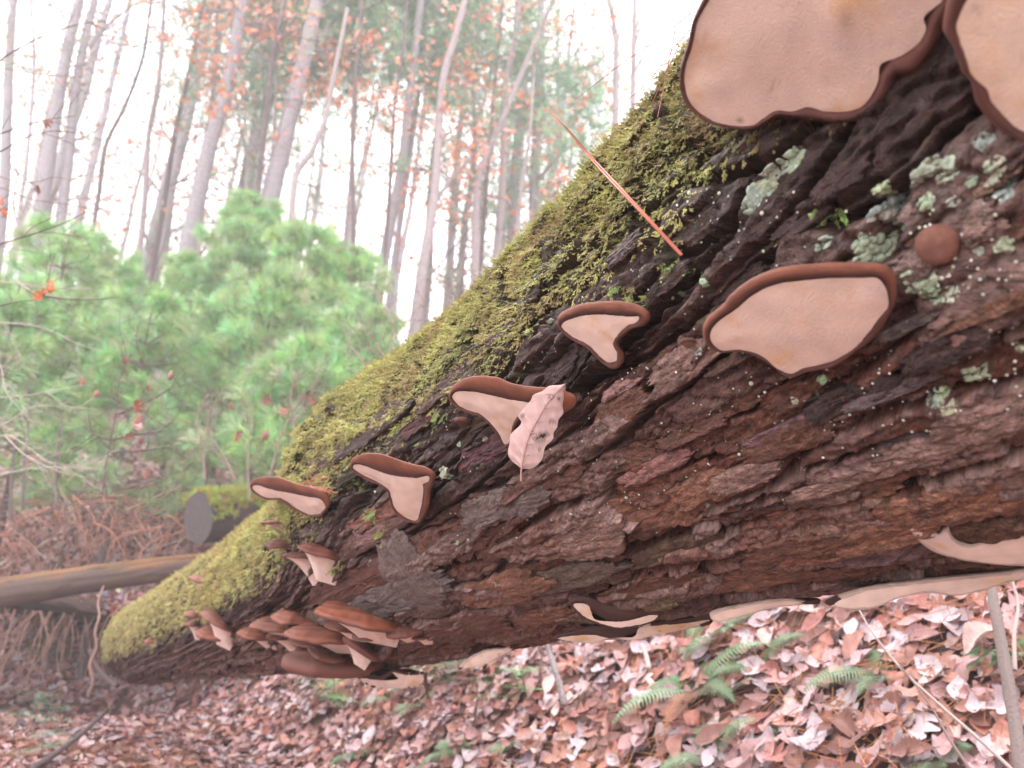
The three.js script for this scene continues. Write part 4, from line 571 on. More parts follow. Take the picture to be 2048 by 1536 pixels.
// ---------------------------------------------------------------- ferns
function frondShape(len, droop, wid, brown) {                        // along +z from the origin, arching down
  const gs = [], pts = [], n = 16; for (let i = 0; i <= n; i++) { const t = i / n; pts.push(V(0.04 * len * Math.sin(t * 3), len * (0.8 * t - (droop + 0.15) * t * t) + 0.02, len * t * (1 - 0.12 * t))); }
  gs.push(sweep(pts, rlin(0.0022, 0.0006, n + 1), 4)); const pos = [], idx = [], cv = new THREE.CatmullRomCurve3(pts), np = 26;
  for (let i = 2; i < np; i++) { const t = i / np, p = cv.getPointAt(t), tg = cv.getTangentAt(t), l = wid * Math.pow(Math.sin(PI * (0.12 + 0.86 * t)), 0.8) * (1 - 0.45 * t) * rr(0.9, 1.05), up = V().crossVectors(V(1, 0, 0), tg).negate(); const w = (len / np) * 0.62;
    for (const s of [-1, 1]) { const d = V(s, 0, 0).addScaledVector(tg, 0.32).addScaledVector(up, -0.08).normalize(), at = (a, b, c) => p.clone().addScaledVector(d, a).addScaledVector(tg, b).addScaledVector(up, c), o = pos.length / 3; for (const q of [at(0, -w * 0.45, 0), at(0.02 * l, w * 0.95, 0.001), at(l * 0.5, -w * 0.36, 0.003), at(l * 0.5, w * 0.42, 0.0035), at(l * 0.85, -w * 0.1, -0.001), at(l * 0.82, w * 0.3, -0.001), at(l, w * 0.25, -0.004 - 0.1 * l)]) pos.push(q.x, q.y, q.z); idx.push(o, o + 2, o + 1, o + 1, o + 2, o + 3, o + 2, o + 4, o + 3, o + 3, o + 4, o + 5, o + 4, o + 6, o + 5); } }
  gs.push(geoOf(pos, idx)); return mergeGeometries(gs.map((g) => { const q = g.clone(); q.deleteAttribute('uv'); return q; }));
}
const fernMat = mkp({ rgb: [0.11, 0.2, 0.08], side: THREE.DoubleSide, roughness: 0.55, transmission: 0.3, thickness: 0 }), fernOld = mkp({ rgb: [0.3, 0.13, 0.06], side: THREE.DoubleSide, roughness: 0.8, transmission: 0.2, thickness: 0 });
const fernPale = mkp({ rgb: [0.17, 0.28, 0.14], side: THREE.DoubleSide, roughness: 0.55, transmission: 0.3, thickness: 0 });
function groundAt(px, py) { const d = dirPx(px, py); for (let t = 0.6; t < 40; t += 0.02) { const p = d.clone().multiplyScalar(t).add(EYE); if (p.y < groundY(p.x, p.z)) return p; } return d.clone().multiplyScalar(20).add(EYE); }
function fern(px, py, label, fronds, mat = fernMat) {                // fronds: [heading in degrees, length, droop, width, material]
  const p = groundAt(px, py), T = thing('fern', label, 'fern', p.clone().add(V(0, -0.01, 0)), 'green ferns among the fallen leaves');
  T.quaternion.setFromUnitVectors(V(0, 1, 0), groundN(p.x, p.z).lerp(V(0, 1, 0), 0.25).normalize());
  for (const [a, len0, droop = 0.5, wid0 = 0.05, m = mat] of fronds) { const len = len0 * 0.95, wid = wid0 * 1.35; const o = part('frond', frondShape(len, droop, wid), m, T); o.rotation.y = rad(a); o.rotateX(-0.1); }
  return T;
}
fern(1400, 1392, 'large arching fern with long bright fronds right of centre', [[-80, 0.36, 0.55, 0.05, fernPale], [75, 0.34, 0.5, 0.05, fernPale], [-130, 0.24, 0.7, 0.045], [20, 0.26, 0.6, 0.05], [120, 0.2, 0.7, 0.045], [-40, 0.3, 0.6, 0.05, fernOld], [-150, 0.22, 0.8, 0.045]]);
fern(1475, 1385, 'small fern with one upright frond beside the large arching fern', [[10, 0.16, 0.2, 0.04], [-140, 0.12, 0.6, 0.035]]);
fern(1770, 1360, 'dark fern with a wide drooping frond under the thin leaning switch', [[-95, 0.26, 0.55, 0.055], [-50, 0.18, 0.5, 0.045], [150, 0.14, 0.6, 0.04]]);
fern(1945, 1345, 'short fern left of the grey sapling stem', [[10, 0.16, 0.25, 0.045], [-150, 0.12, 0.7, 0.04]]);
fern(2010, 1330, 'fern hidden behind the grey sapling stem', [[-20, 0.17, 0.3, 0.045], [60, 0.15, 0.5, 0.04], [-160, 0.12, 0.7, 0.04]]);
fern(1440, 1280, 'grey green fern just below the trunk, right of the middle', [[0, 0.24, 0.3, 0.05, fernPale], [-60, 0.2, 0.6, 0.045], [70, 0.2, 0.6, 0.045, fernPale]]);
fern(1395, 1300, 'small dark fern peeking out below the pale underside strip', [[-30, 0.18, 0.35, 0.04], [150, 0.14, 0.6, 0.04]]);
fern(1520, 1340, 'flat fern lying between fallen leaves above the large fern', [[80, 0.22, 0.55, 0.04], [-100, 0.18, 0.6, 0.04]]);
fern(1420, 1520, 'fern with two fronds at the bottom edge right of centre', [[-75, 0.2, 0.5, 0.045, fernPale], [70, 0.22, 0.35, 0.045, fernPale], [160, 0.16, 0.6, 0.04]]);
fern(1530, 1500, 'tiny green fern at the bottom edge between brown leaves', [[-20, 0.1, 0.4, 0.035], [90, 0.09, 0.5, 0.03]]);
fern(1870, 1530, 'fern tip at the bottom edge near the switch', [[-40, 0.13, 0.4, 0.04], [60, 0.12, 0.5, 0.04]]);
fern(1030, 1505, 'dark single fern frond at the bottom centre', [[5, 0.16, 0.25, 0.045], [-120, 0.12, 0.6, 0.04]]);
fern(920, 1510, 'low spreading fern at the bottom, left of the centre', [[-70, 0.2, 0.55, 0.045], [-140, 0.16, 0.6, 0.04], [40, 0.14, 0.5, 0.04]]);
fern(725, 1515, 'broad green leafed fern at the bottom left of the middle', [[-60, 0.18, 0.5, 0.05], [30, 0.14, 0.5, 0.04]]);
fern(840, 1420, 'pale fern in the shade below the hanging twig', [[-20, 0.2, 0.4, 0.05, fernPale], [60, 0.18, 0.5, 0.04, fernPale], [-110, 0.16, 0.6, 0.04]]);
fern(790, 1400, 'feathery fern below the lowest white bracket', [[-60, 0.2, 0.4, 0.05, fernPale], [20, 0.22, 0.35, 0.05, fernPale]]);

// feathery conifer seedlings: flat sprays on thin stems
const sprayGeo = (() => { const pos = [], idx = []; for (let b = 0; b < 9; b++) { const t = b / 8, s = b % 2 ? 1 : -1; for (let k = 0; k < 7; k++) { const u = k / 6, l = 0.34 * (1 - t * 0.75), bx = s * l * u, by = t + 0.5 * l * u; for (const w of [-1, 1]) { const i = pos.length / 3, d = 0.055 * (1 - 0.4 * u); pos.push(bx, by, 0.02 * u, bx + s * d * 0.7 - w * d * 0.5, by + d * 0.9 * w + 0.02, 0.01, bx + s * d * 0.4 + 0.012, by + d * 0.5 * w + 0.02, 0); idx.push(i, i + 1, i + 2); } } } for (let k = 0; k < 14; k++) for (const w of [-1, 1]) { const i = pos.length / 3, y = k / 13; pos.push(0, y, 0, w * 0.05, y + 0.05, 0, w * 0.02, y + 0.07, 0); idx.push(i, i + 1, i + 2); } return geoOf(pos, idx); })();
const sprayMat = mkp({ side: THREE.DoubleSide, roughness: 0.6, transmission: 0.3, thickness: 0 });
function seedling(px, py, label, h, n, size, tone, group) {
  const p = groundAt(px, py), T = thing('conifer_seedling', label, 'seedling', p, group), top = V(rr(-0.1, 0.1) * h, h, rr(-0.1, 0.1) * h);
  part('stem', sweep(curve([V(0, -0.03, 0), top.clone().multiplyScalar(0.5).add(V(0.02, 0, 0)), top], 8), rlin(0.005, 0.0015, 9), 5), mk({ rgb: [0.12, 0.08, 0.06] }), T);
  const list = []; for (let i = 0; i < n; i++) { const t = rr(0.25, 1), a = rnd() * 2 * PI, q = top.clone().multiplyScalar(t), d = V(Math.cos(a), rr(-0.15, 0.25), Math.sin(a)); list.push({ m: place(q, d, V().crossVectors(d, V(0, 1, 0)), size * rr(0.6, 1.2) * (1.25 - 0.7 * t)), c: tone.map((c) => c * rr(0.75, 1.25)) }); }
  instanced('foliage', sprayGeo, sprayMat, list, T); return T;
}
const HEM = [0.1, 0.23, 0.12];
seedling(90, 1345, 'feathery green conifer seedling by the dark hollow at the far left', 0.45, 46, 0.3, HEM); seedling(60, 1460, 'small feathery conifer seedling at the lower left edge', 0.22, 22, 0.2, HEM);
seedling(70, 1525, 'tuft of needles of a seedling in the bottom left corner', 0.14, 16, 0.18, HEM); seedling(660, 1420, 'conifer seedling under the dark lobed bracket', 0.22, 26, 0.22, [0.16, 0.3, 0.1]);
seedling(900, 1395, 'bright green seedling right of the hanging twig', 0.24, 30, 0.22, [0.14, 0.3, 0.12]); seedling(1040, 1420, 'low bright green seedling left of the pale leaning stick', 0.16, 26, 0.2, [0.16, 0.33, 0.12]);
seedling(940, 1480, 'browned dry seedling at the bottom centre', 0.3, 26, 0.2, [0.27, 0.12, 0.08]);

// ---------------------------------------------------------------- stems, sticks and the two logs behind
const barkGrey = mk({ rgb: [0.42, 0.36, 0.35], bumpMap: speck, bumpScale: 0.004, map: grain }), barkPinkM = mk({ rgb: [0.4, 0.37, 0.38], bumpMap: speck, bumpScale: 0.008, map: grain }), barkDarkM = mk({ rgb: [0.17, 0.13, 0.12], map: grain, bumpMap: speck, bumpScale: 0.006 });
const twigMat = mk({ rgb: [0.2, 0.14, 0.12] }), twigPale = mk({ rgb: [0.4, 0.33, 0.3] }), twigDark = mk({ rgb: [0.09, 0.06, 0.055] });
function stick(name, label, cat, pts, r0, r1, mat, group) {           // pts: [x, y, metres ahead]
  const P = pts.map(([x, y, f]) => atF(x, y, f)), T = thing(name, label, cat, P[0].clone(), group);
  part('stem', sweep(curve(P.map((p) => p.clone().sub(P[0])), 24), rlin(r0, r1, 25), 8, 0.35, true, 0.3), mat, T); return T;
}
stick('sapling', 'grey mottled sapling stem rising at the right edge', 'sapling', [[2046, 1560, 1.5], [2030, 1450, 1.55], [2010, 1330, 1.6], [1990, 1220, 1.65], [1980, 1165, 1.68], [1950, 1060, 1.75], [1900, 900, 1.9]], 0.0125, 0.008, mk({ rgb: [0.2, 0.16, 0.145], bumpMap: speck, bumpScale: 0.002 }));
stick('switch', 'long thin pale switch leaning at the lower right', 'twig', [[2030, 1545, 1.5], [1960, 1480, 1.55], [1880, 1410, 1.62], [1800, 1335, 1.7], [1745, 1265, 1.75], [1716, 1216, 1.8]], 0.0035, 0.0016, twigPale);
stick('switch', 'dark thin switch crossing the pale one at the lower right', 'twig', [[1945, 1545, 1.5], [1900, 1480, 1.56], [1860, 1410, 1.62], [1800, 1330, 1.7]], 0.003, 0.0014, twigMat);
stick('switch', 'white crooked twig beside the grey sapling', 'twig', [[2030, 1340, 1.62], [2028, 1270, 1.66], [2036, 1210, 1.7], [2024, 1160, 1.72]], 0.004, 0.003, twigPale);
stick('stick', 'pale mossy stick leaning under the trunk, right of centre', 'stick', [[1130, 1410, 2.9], [1112, 1345, 2.95], [1097, 1300, 3], [1080, 1250, 3]], 0.012, 0.009, barkGrey);
stick('stick', 'short white stick on the leaves under the middle of the trunk', 'stick', [[1298, 1338, 2.75], [1292, 1310, 2.8], [1284, 1290, 2.85]], 0.009, 0.007, twigPale);
stick('stick', 'brown stick lying at the bottom left corner', 'stick', [[60, 1540, 3.7], [110, 1508, 3.85], [160, 1470, 4], [215, 1420, 4.2]], 0.016, 0.009, barkDarkM);
stick('vine', 'thin brown vine hanging in front of the far log end', 'vine', [[176, 1392, 4.5], [186, 1362, 4.5], [180, 1330, 4.52], [193, 1296, 4.54], [190, 1262, 4.56], [199, 1232, 4.6], [196, 1206, 4.65], [207, 1172, 4.7]], 0.009, 0.005, mk({ rgb: [0.2, 0.12, 0.095] }));
stick('root', 'dark root curving under the far log end', 'root', [[180, 1300, 4.62], [195, 1335, 4.6], [218, 1360, 4.55], [235, 1372, 4.5]], 0.014, 0.012, twigDark);
for (const [x, y, f, h, l] of [[460, 1460, 3.6, 0.4, 'thin upright stem at the left under the trunk'], [690, 1470, 3.2, 0.34, 'mossy little stem left of the bottom centre'], [1070, 1372, 3.1, 0.25, 'slim stem behind the pale leaning stick'], [1272, 1330, 2.9, 0.3, 'dark slim stem under the middle of the trunk']]) { const g = groundAt(x, y), T = thing('seedling_stem', l, 'stem', g); part('stem', sweep(curve([V(0, -0.05, 0), V(0.02, h * 0.5, 0), V(-0.01, h, 0.03)], 8), rlin(0.006, 0.003, 9), 5), twigMat, T); }
function log(name, label, pts, r0, r1, mat, cap) {
  const P = pts.map(([x, y, f]) => atF(x, y, f)), T = thing(name, label, 'log', P[0].clone()), C = curve(P.map((p) => p.clone().sub(P[0])), 48), n = 40, pos = [], col = [], idx = [], uv = [];
  const dir = C[48].clone().sub(C[0]).normalize(), U = V(0, 1, 0).addScaledVector(dir, -dir.y).normalize(), S = V().crossVectors(dir, U);
  C.forEach((c, j) => { const r = lerp(r0, r1, j / 48); for (let i = 0; i <= n; i++) { const a = (i % n) / n * 2 * PI, rr_ = r * (1 + 0.05 * noise(Math.cos(a) * 2, Math.sin(a) * 2, j * 0.15) + 0.02 * noise(a * 9, j * 0.4)), p = c.clone().addScaledVector(U, rr_ * Math.cos(a)).addScaledVector(S, rr_ * Math.sin(a)); pos.push(p.x, p.y, p.z); uv.push(a, j * 0.12); col.push(...mat(Math.cos(a), j / 48, a)); } });
  for (let j = 0; j < 48; j++) for (let i = 0; i < n; i++) { const a = j * (n + 1) + i, b = a + n + 1; idx.push(a, a + 1, b, a + 1, b + 1, b); }
  part('bark', geoOf(pos, idx, col, uv), mk({ vertexColors: true, map: grain, bumpMap: speck, bumpScale: 0.008 }), T);
  for (const e of [0, 48]) { const cp = [], ci = [], cc = []; for (let k = 0; k <= 24; k++) for (let i = 0; i < n; i++) { const a = e * (n + 1) + i, t = k / 24; cp.push(lerp(C[e].x, pos[a * 3], t * 0.995), lerp(C[e].y, pos[a * 3 + 1], t * 0.995), lerp(C[e].z, pos[a * 3 + 2], t * 0.995)); const f = (0.85 + 0.22 * Math.sin(t * 46) + 0.5 * noise(i * 0.5, k * 0.4, 3)) * (noise(i * 0.9, 4.4) > 0.38 ? 0.45 : 1); cc.push(cap[0] * f, cap[1] * f, cap[2] * f); } for (let k = 0; k < 24; k++) for (let i = 0; i < n; i++) { const a = k * n + i, b = k * n + ((i + 1) % n); ci.push(a, a + n, b, b, a + n, b + n); } part('cut_end', geoOf(cp, ci, cc), mk({ vertexColors: true, side: THREE.DoubleSide }), T); }
  return { T, C, U, S };
}
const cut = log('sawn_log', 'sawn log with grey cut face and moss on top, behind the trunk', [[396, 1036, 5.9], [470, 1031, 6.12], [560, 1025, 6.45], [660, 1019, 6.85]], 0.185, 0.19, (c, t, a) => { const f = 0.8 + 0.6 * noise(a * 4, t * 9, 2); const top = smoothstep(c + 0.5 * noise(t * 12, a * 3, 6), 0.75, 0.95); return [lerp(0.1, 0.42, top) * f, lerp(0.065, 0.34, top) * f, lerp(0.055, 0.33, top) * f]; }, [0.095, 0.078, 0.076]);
{ const list = []; for (let i = 0; i < 5200; i++) { const t = rnd(), a = rr(-1.5, 1.6); if (noise(t * 9, a * 2, 4) + (Math.abs(a - 0.3) < 0.8 ? 0.25 : -0.1) < 0 || Math.abs(a + 0.25) < 0.28 && rnd() < 0.8) continue; const c = cut.C[Math.floor(t * 48)], n = cut.U.clone().multiplyScalar(Math.cos(a)).addScaledVector(cut.S, Math.sin(a)); list.push({ m: place(c.clone().addScaledVector(n, 0.186), n.clone().addScaledVector(rdir(), 0.8), rdir(), rr(0.03, 0.06)), c: [rr(0.2, 0.5), rr(0.24, 0.52), 0.07] }); } instanced('moss_tufts', frondGeo(1), mkp({ side: THREE.DoubleSide, transmission: 0.25, thickness: 0 }), list, cut.T); }
log('fallen_pole', 'long slim fallen pole with orange streaks lying across the far left', [[-60, 1196, 5.0], [60, 1176, 5.15], [180, 1158, 5.35], [300, 1142, 5.6], [420, 1128, 5.9], [520, 1120, 6.2]], 0.092, 0.08, (c, t, a) => { const f = 0.85 + 0.7 * noise(a * 5, t * 5, 7), o = smoothstep(c + 1.5 * noise(t * 6, a * 3, 9) + t * 0.5, 0.7, 1.05), g = smoothstep(noise(t * 11, a * 2.5, 19), 0.1, 0.35) * 0.5; const cr = smoothstep(Math.abs(noise(a * 6, t * 2.5, 29)), 0.02, 0.07); let k = [lerp(0.24, 0.44, o), lerp(0.16, 0.21, o), lerp(0.13, 0.08, o)].map((v) => v * lerp(0.45, 1, cr)); if (c < -0.2) k = [0.2, 0.11, 0.08]; return [lerp(k[0], 0.3, g) * f, lerp(k[1], 0.25, g) * f, lerp(k[2], 0.1, g) * f]; }, [0.35, 0.22, 0.14]);
// a tangle of roots and needles hanging over the eroded bank
{
  const T = new THREE.Group(); T.name = 'root_tangle'; scene.add(T); tag(T, 'tangle of brown roots and old needles hanging over the eroded bank', 'roots', null, 'stuff');
  const gs = []; for (let i = 0; i < 230; i++) { const x = rr(-80, 560), f = rr(6.2, 7.8), a = atF(x, rr(985, 1070) + (x < 80 ? 30 : 0), f), b = a.clone().add(V(rr(-0.5, 0.5), -rr(0.05, 0.55), rr(-0.1, 0.35))), m = a.clone().lerp(b, 0.5).add(V(rr(-0.12, 0.12), 0.08, rr(0, 0.15))); gs.push(sweep(curve([a, m, b], 6), rlin(rr(0.003, 0.009), 0.002, 7), 4)); }
  part('roots', merged(gs), mk({ rgb: [0.32, 0.15, 0.1] }), T);
  const g2 = []; for (let i = 0; i < 150; i++) { const x = rr(0, 620), a = atF(x, rr(930, 1120), rr(6.4, 7.6)), b = a.clone().add(V(rr(-0.5, 0.5), rr(-0.15, 0.4), rr(-0.2, 0.2))), m = a.clone().lerp(b, 0.5).add(V(0, rr(-0.1, 0.15), 0)); g2.push(sweep(curve([a, m, b], 6), rlin(0.005, 0.002, 7), 4)); }
  part('dry_stalks', merged(g2), mk({ rgb: [0.36, 0.24, 0.2] }), T);
}

// the undercut lip of the bank: a mat of soil and roots that overhangs the wash-out behind the far end of the log
{
  const T = thing('bank_overhang', null, null); tag(T, 'dark overhanging lip of soil above the hollow at the far end of the trunk', null, null, 'structure');
  const pos = [], col = [], idx = [], nx = 46, na = 22, c0 = V(-3.3, 0, -6.75);
  for (let i = 0; i <= nx; i++) for (let k = 0; k <= na; k++) { const u = i / nx, a = (k / na) * 2 * PI, e = Math.pow(Math.sin(PI * clamp(u, 0.02, 0.98)), 0.4), x = lerp(-4.7, -1.7, u), w = 1 + 0.35 * noise(x * 2, Math.cos(a), Math.sin(a)) + 0.18 * noise(x * 7, 3 * Math.cos(a), 3 * Math.sin(a)); pos.push(x, 0.74 + 0.12 * Math.sin(a) * e * w + 0.1 * noise(x * 1.3, 5), c0.z + 0.75 * Math.cos(a) * e * w); const f = 0.7 + 0.6 * noise(x * 6, a * 2, 5); col.push(0.06 * f, 0.034 * f, 0.024 * f); }
  for (let i = 0; i < nx; i++) for (let k = 0; k < na; k++) { const a = i * (na + 1) + k, b = a + na + 1; idx.push(a, a + 1, b, a + 1, b + 1, b); }
  part('soil', geoOf(pos, idx, col), mk({ vertexColors: true, roughness: 1, side: THREE.DoubleSide }), T);
  const list = leafGeos.map(() => []); for (let i = 0; i < 900; i++) { const x = rr(-4.6, -1.8), a = rr(0.1, 2.2), p = V(x, 0.75 + 0.12 * Math.sin(a) + 0.1 * noise(x * 1.3, 5), c0.z + 0.72 * Math.cos(a)); list[i % 12].push({ m: place(p, rdir(), rdir(), rr(0.07, 0.13)), c: pick(LEAFC).map((v) => v * rr(0.6, 1.1)) }); }
  list.forEach((l, i) => instanced('leaf_litter', leafGeos[i], leafMat, l, T));
  const gs = []; for (let i = 0; i < 110; i++) { const x = rr(-4.2, -1.9), a = V(x, 0.7, -6.1 + rr(-0.1, 0.1)), b = a.clone().add(V(rr(-0.2, 0.2), -rr(0.15, 0.6), rr(-0.05, 0.15))); gs.push(sweep(curve([a, a.clone().lerp(b, 0.5).add(V(rr(-0.08, 0.08), 0, 0.05)), b], 6), rlin(0.006, 0.002, 7), 4)); } const o = part('hanging_roots', merged(gs), mk({ rgb: [0.2, 0.11, 0.08] }), T); o.userData.kind = 'stuff';
}
// ---------------------------------------------------------------- trees
const tuftGeo = (() => { const pos = [], idx = []; for (let i = 0; i < 20; i++) { const a = rnd() * 2 * PI, e = rr(0.05, 1.0), d = V(Math.cos(a) * Math.sin(e), Math.cos(e), Math.sin(a) * Math.sin(e)), s = V().crossVectors(d, rdir()).normalize().multiplyScalar(0.0065), b = d.clone().multiplyScalar(rr(0.75, 1)), bend = V(0, -0.1, 0), k = pos.length / 3; for (const q of [s.clone().negate(), s, b.clone().multiplyScalar(0.6).add(s).addScaledVector(bend, 0.3), b.clone().add(bend)]) pos.push(q.x, q.y, q.z); idx.push(k, k + 1, k + 2, k, k + 2, k + 3); } return geoOf(pos, idx); })();
const tuftMat = mkp({ side: THREE.DoubleSide, roughness: 0.5, transmission: 0.45, thickness: 0 });
const crownLeaf = leafGeo('oak', 0.8, 0.4, 0.3), crownMat = mkp({ vertexColors: true, side: THREE.DoubleSide, roughness: 0.6, transmission: 0.45, thickness: 0 });
const ORANGE = [[0.75, 0.28, 0.12], [0.7, 0.36, 0.2], [0.66, 0.26, 0.16], [0.62, 0.42, 0.32]], PINE = [0.3, 0.46, 0.26];
function branchOut(p, d, len, r, gs, tips, depth, up = 0.15, n = 6) {
  const pts = [p.clone()], q = p.clone(), dd = d.clone().normalize(); for (let i = 0; i < n; i++) { dd.addScaledVector(rdir(), 0.28).add(V(0, up * 0.4, 0)).normalize(); q.addScaledVector(dd, len / n); pts.push(q.clone()); }
  gs.push(sweep(pts, rlin(r, r * 0.3, n + 1), depth ? 5 : 4)); tips.push(...pts.slice(2));
  if (depth > 0) for (let i = 2; i <= n; i++) if (rnd() < 0.8) branchOut(pts[i], dd.clone().addScaledVector(rdir(), 1.0), len * rr(0.35, 0.6), r * 0.45, gs, tips, depth - 1, up, 4);
}
function tree(o) {                                                   // traced trunk in pixels at `f` metres ahead
  const { pts, w, f, label, mat = barkPinkM, crown = 'none', n = 300, tone, group, limbs: limbs0 = 5, forks = [], cat = 'tree', from = 0.2, low = 0.6, size } = o;
  const P = pts.map(([x, y]) => atF(x, y, f)); let base = P[0].clone(); const dn = P[0].clone().sub(P[1]).normalize(); dn.x *= 0.6; dn.normalize();
  for (let i = 0; i < 400 && base.y > groundY(base.x, base.z) - 0.15; i++) base.addScaledVector(dn, 0.05);
  const topD = P[P.length - 1].clone().sub(P[P.length - 2]).normalize(), ext = P[P.length - 1].clone().addScaledVector(topD, o.ext ?? 2.5), T = thing(o.name || 'tree', label, cat, base.clone(), group);
  const line = curve([base, ...P, ext].map((p) => p.clone().sub(base)), 40), r = (w / 2 / FPX) * f;
  part('trunk', sweep(line, line.map((_, i) => r * (1.12 - 0.5 * i / 40) * (i === 0 ? 1.25 : 1)), 12, 0.14, false, 0.9), mat, T);
  const gs = [], tips = [];
  for (const fk of forks) { const C = curve(fk.map(([x, y]) => atF(x, y, f).sub(base)), 14); gs.push(sweep(C, rlin(r * (o.forkR || 0.5), r * 0.15, 15), 6, 0.12)); tips.push(...C.slice(5)); for (let i = 4; i < 14; i += 3) branchOut(C[i], V(rr(-1, 1), 0.5, rr(-1, 1)), rr(0.3, 0.8), r * 0.12, gs, tips, 1); }
  for (let i = 0; i < limbs0 * 1.6; i++) { const t = rr(from, 1), c = line[Math.floor(t * 40)], a = rnd() * 2 * PI; branchOut(c, V(Math.cos(a), rr(-0.1, 0.7), Math.sin(a)), rr(0.8, 2.2) * (o.reach || 1), Math.max(0.006, r * 0.16), gs, tips, 2); }
  if (gs.length) part('branches', merged(gs), mat === barkPinkM ? barkPinkM : mat, T);
  if (crown !== 'none' && tips.length) {
    const list = []; for (let i = 0; i < n * (crown === 'pine' ? 1.3 : 3); i++) { const p = pick(tips).clone().addScaledVector(rdir(), rr(0, 0.3)); if (crown === 'pine') list.push({ m: place(p, rdir().add(V(0, 0.7, 0)), rdir(), (size || 0.16) * rr(0.7, 1.3)), c: (tone || PINE).map((c) => c * rr(0.7, 1.3)) }); else list.push({ m: place(p, rdir(), rdir(), (size || 0.1) * rr(0.7, 1.3)), c: pick(tone || ORANGE) }); }
    instanced('crown', crown === 'pine' ? tuftGeo : crownLeaf, crown === 'pine' ? tuftMat : crownMat, list, T);
  }
  return T;
}
tree({ pts: [[84, 400], [120, 171], [138, 85], [161, -10]], w: 28, f: 12, label: 'left trunk of the pale twin pair at the left', mat: barkPinkM, limbs: 5 });
tree({ pts: [[127, 400], [150, 188], [167, 92], [192, -10]], w: 21, f: 12.2, label: 'right trunk of the pale twin pair, forking right', forks: [[[180, 95], [200, 65], [240, 30], [290, -5]]], limbs: 4 });
tree({ pts: [[196, 400], [212, 290], [250, 212], [287, 110], [300, 20]], w: 9, f: 11, label: 'thin dark wavy tree right of the twin pair', mat: barkDarkM, limbs: 8, crown: 'orange', n: 60 });
tree({ pts: [[288, 420], [297, 273], [318, 154], [329, -10]], w: 12, f: 13, label: 'slim tree with many twigs left of the ridged trunk', mat: barkGrey, limbs: 9 });
tree({ pts: [[326, 420], [352, 256], [380, 137], [410, -10]], w: 11, f: 13.5, label: 'slim leaning tree close to the ridged trunk', mat: barkDarkM, limbs: 8, crown: 'pine', n: 260, tone: [0.24, 0.34, 0.2] });
tree({ pts: [[380, 470], [420, 290], [455, 171], [478, 51], [490, -10]], w: 33, f: 11.5, label: 'ridged grey trunk leaning right, second thickest', mat: barkPinkM, limbs: 7, crown: 'orange', n: 320, from: 0.5 });
tree({ pts: [[508, 440], [533, 222], [547, 103], [573, -10]], w: 13, f: 10.8, label: 'narrow dark trunk between the two thickest trunks', mat: barkDarkM, limbs: 6, crown: 'orange', n: 240 });
tree({ pts: [[528, 450], [574, 256], [612, 103], [636, -10]], w: 41, f: 11, label: 'thickest pale trunk leaning right with orange leaves around it', mat: barkPinkM, limbs: 7, crown: 'orange', n: 420, from: 0.55 });
tree({ pts: [[580, 480], [594, 345], [622, 305], [651, 235], [668, 150]], w: 14, f: 8.8, label: 'crooked stem with a sharp bend beside the thickest trunk', mat: barkGrey, limbs: 5, ext: 1 });
tree({ pts: [[707, 530], [705, 256], [715, 103], [726, -10]], w: 10, f: 9.5, label: 'straight thin dark trunk at the centre left', mat: barkDarkM, limbs: 8, crown: 'orange', n: 130 });
tree({ pts: [[768, 520], [804, 325], [821, 171], [843, -10]], w: 23, f: 12, label: 'pale pinkish straight trunk at the centre', mat: barkPinkM, limbs: 10, crown: 'pine', n: 900, from: 0.6, size: 0.22 });
tree({ pts: [[795, 480], [815, 342], [842, 137], [858, -10]], w: 14, f: 14, label: 'pale trunk half behind the straight central one', mat: barkPinkM, limbs: 7, crown: 'pine', n: 700, from: 0.55, size: 0.24 });
tree({ pts: [[778, 400], [790, 205], [807, 85], [815, -10]], w: 8, f: 10.5, label: 'very thin dark stem left of the pale central trunk', mat: barkDarkM, limbs: 7, crown: 'pine', n: 260 });
tree({ pts: [[846, 530], [869, 393], [876, 290], [887, 154], [905, 90], [925, 20]], w: 20, f: 9.8, label: 'forked dark tree with a branch bending right', mat: barkGrey, limbs: 6, forks: [[[868, 410], [890, 375], [923, 335], [950, 308], [980, 298]], [[878, 290], [892, 270], [915, 255]]], crown: 'orange', n: 120 });
tree({ pts: [[950, 540], [952, 420], [962, 340], [1000, 250]], w: 18, f: 11, label: 'mid trunk with orange leaf clusters right of the forked tree', mat: barkGrey, limbs: 7, crown: 'orange', n: 260, from: 0.4 });
tree({ pts: [[962, 520], [978, 307], [988, 180], [1000, 60]], w: 9, f: 11.5, label: 'thin brown stem beside the trunk with orange leaves', mat: barkDarkM, limbs: 6, crown: 'orange', n: 160 });
tree({ pts: [[994, 510], [1006, 342], [1013, 154], [1029, 85], [1038, -10]], w: 16, f: 12, label: 'tall trunk kinked at the top, near the open sky', mat: barkGrey, limbs: 11, crown: 'pine', n: 600, tone: [0.26, 0.36, 0.22] });
tree({ pts: [[1034, 470], [1045, 360], [1058, 285], [1064, 200]], w: 9, f: 11, label: 'last thin trunk before the open sky', mat: barkGrey, limbs: 7, crown: 'pine', n: 420, ext: 0.6 });
tree({ pts: [[1231, 230], [1232, 140], [1231, 68], [1216, -10]], w: 15, f: 12, label: 'left bare tree in the gap beside the large bracket', mat: barkGrey, limbs: 6, forks: [[[1231, 90], [1222, 55], [1200, 5]], [[1232, 110], [1240, 60], [1244, 0]]], low: 1 });
tree({ pts: [[1266, 200], [1267, 100], [1270, -10]], w: 14, f: 12, label: 'right bare tree in the gap beside the large bracket', mat: barkGrey, limbs: 6, forks: [[[1267, 100], [1282, 50], [1290, 10]], [[1266, 150], [1290, 105], [1302, 60]]] });
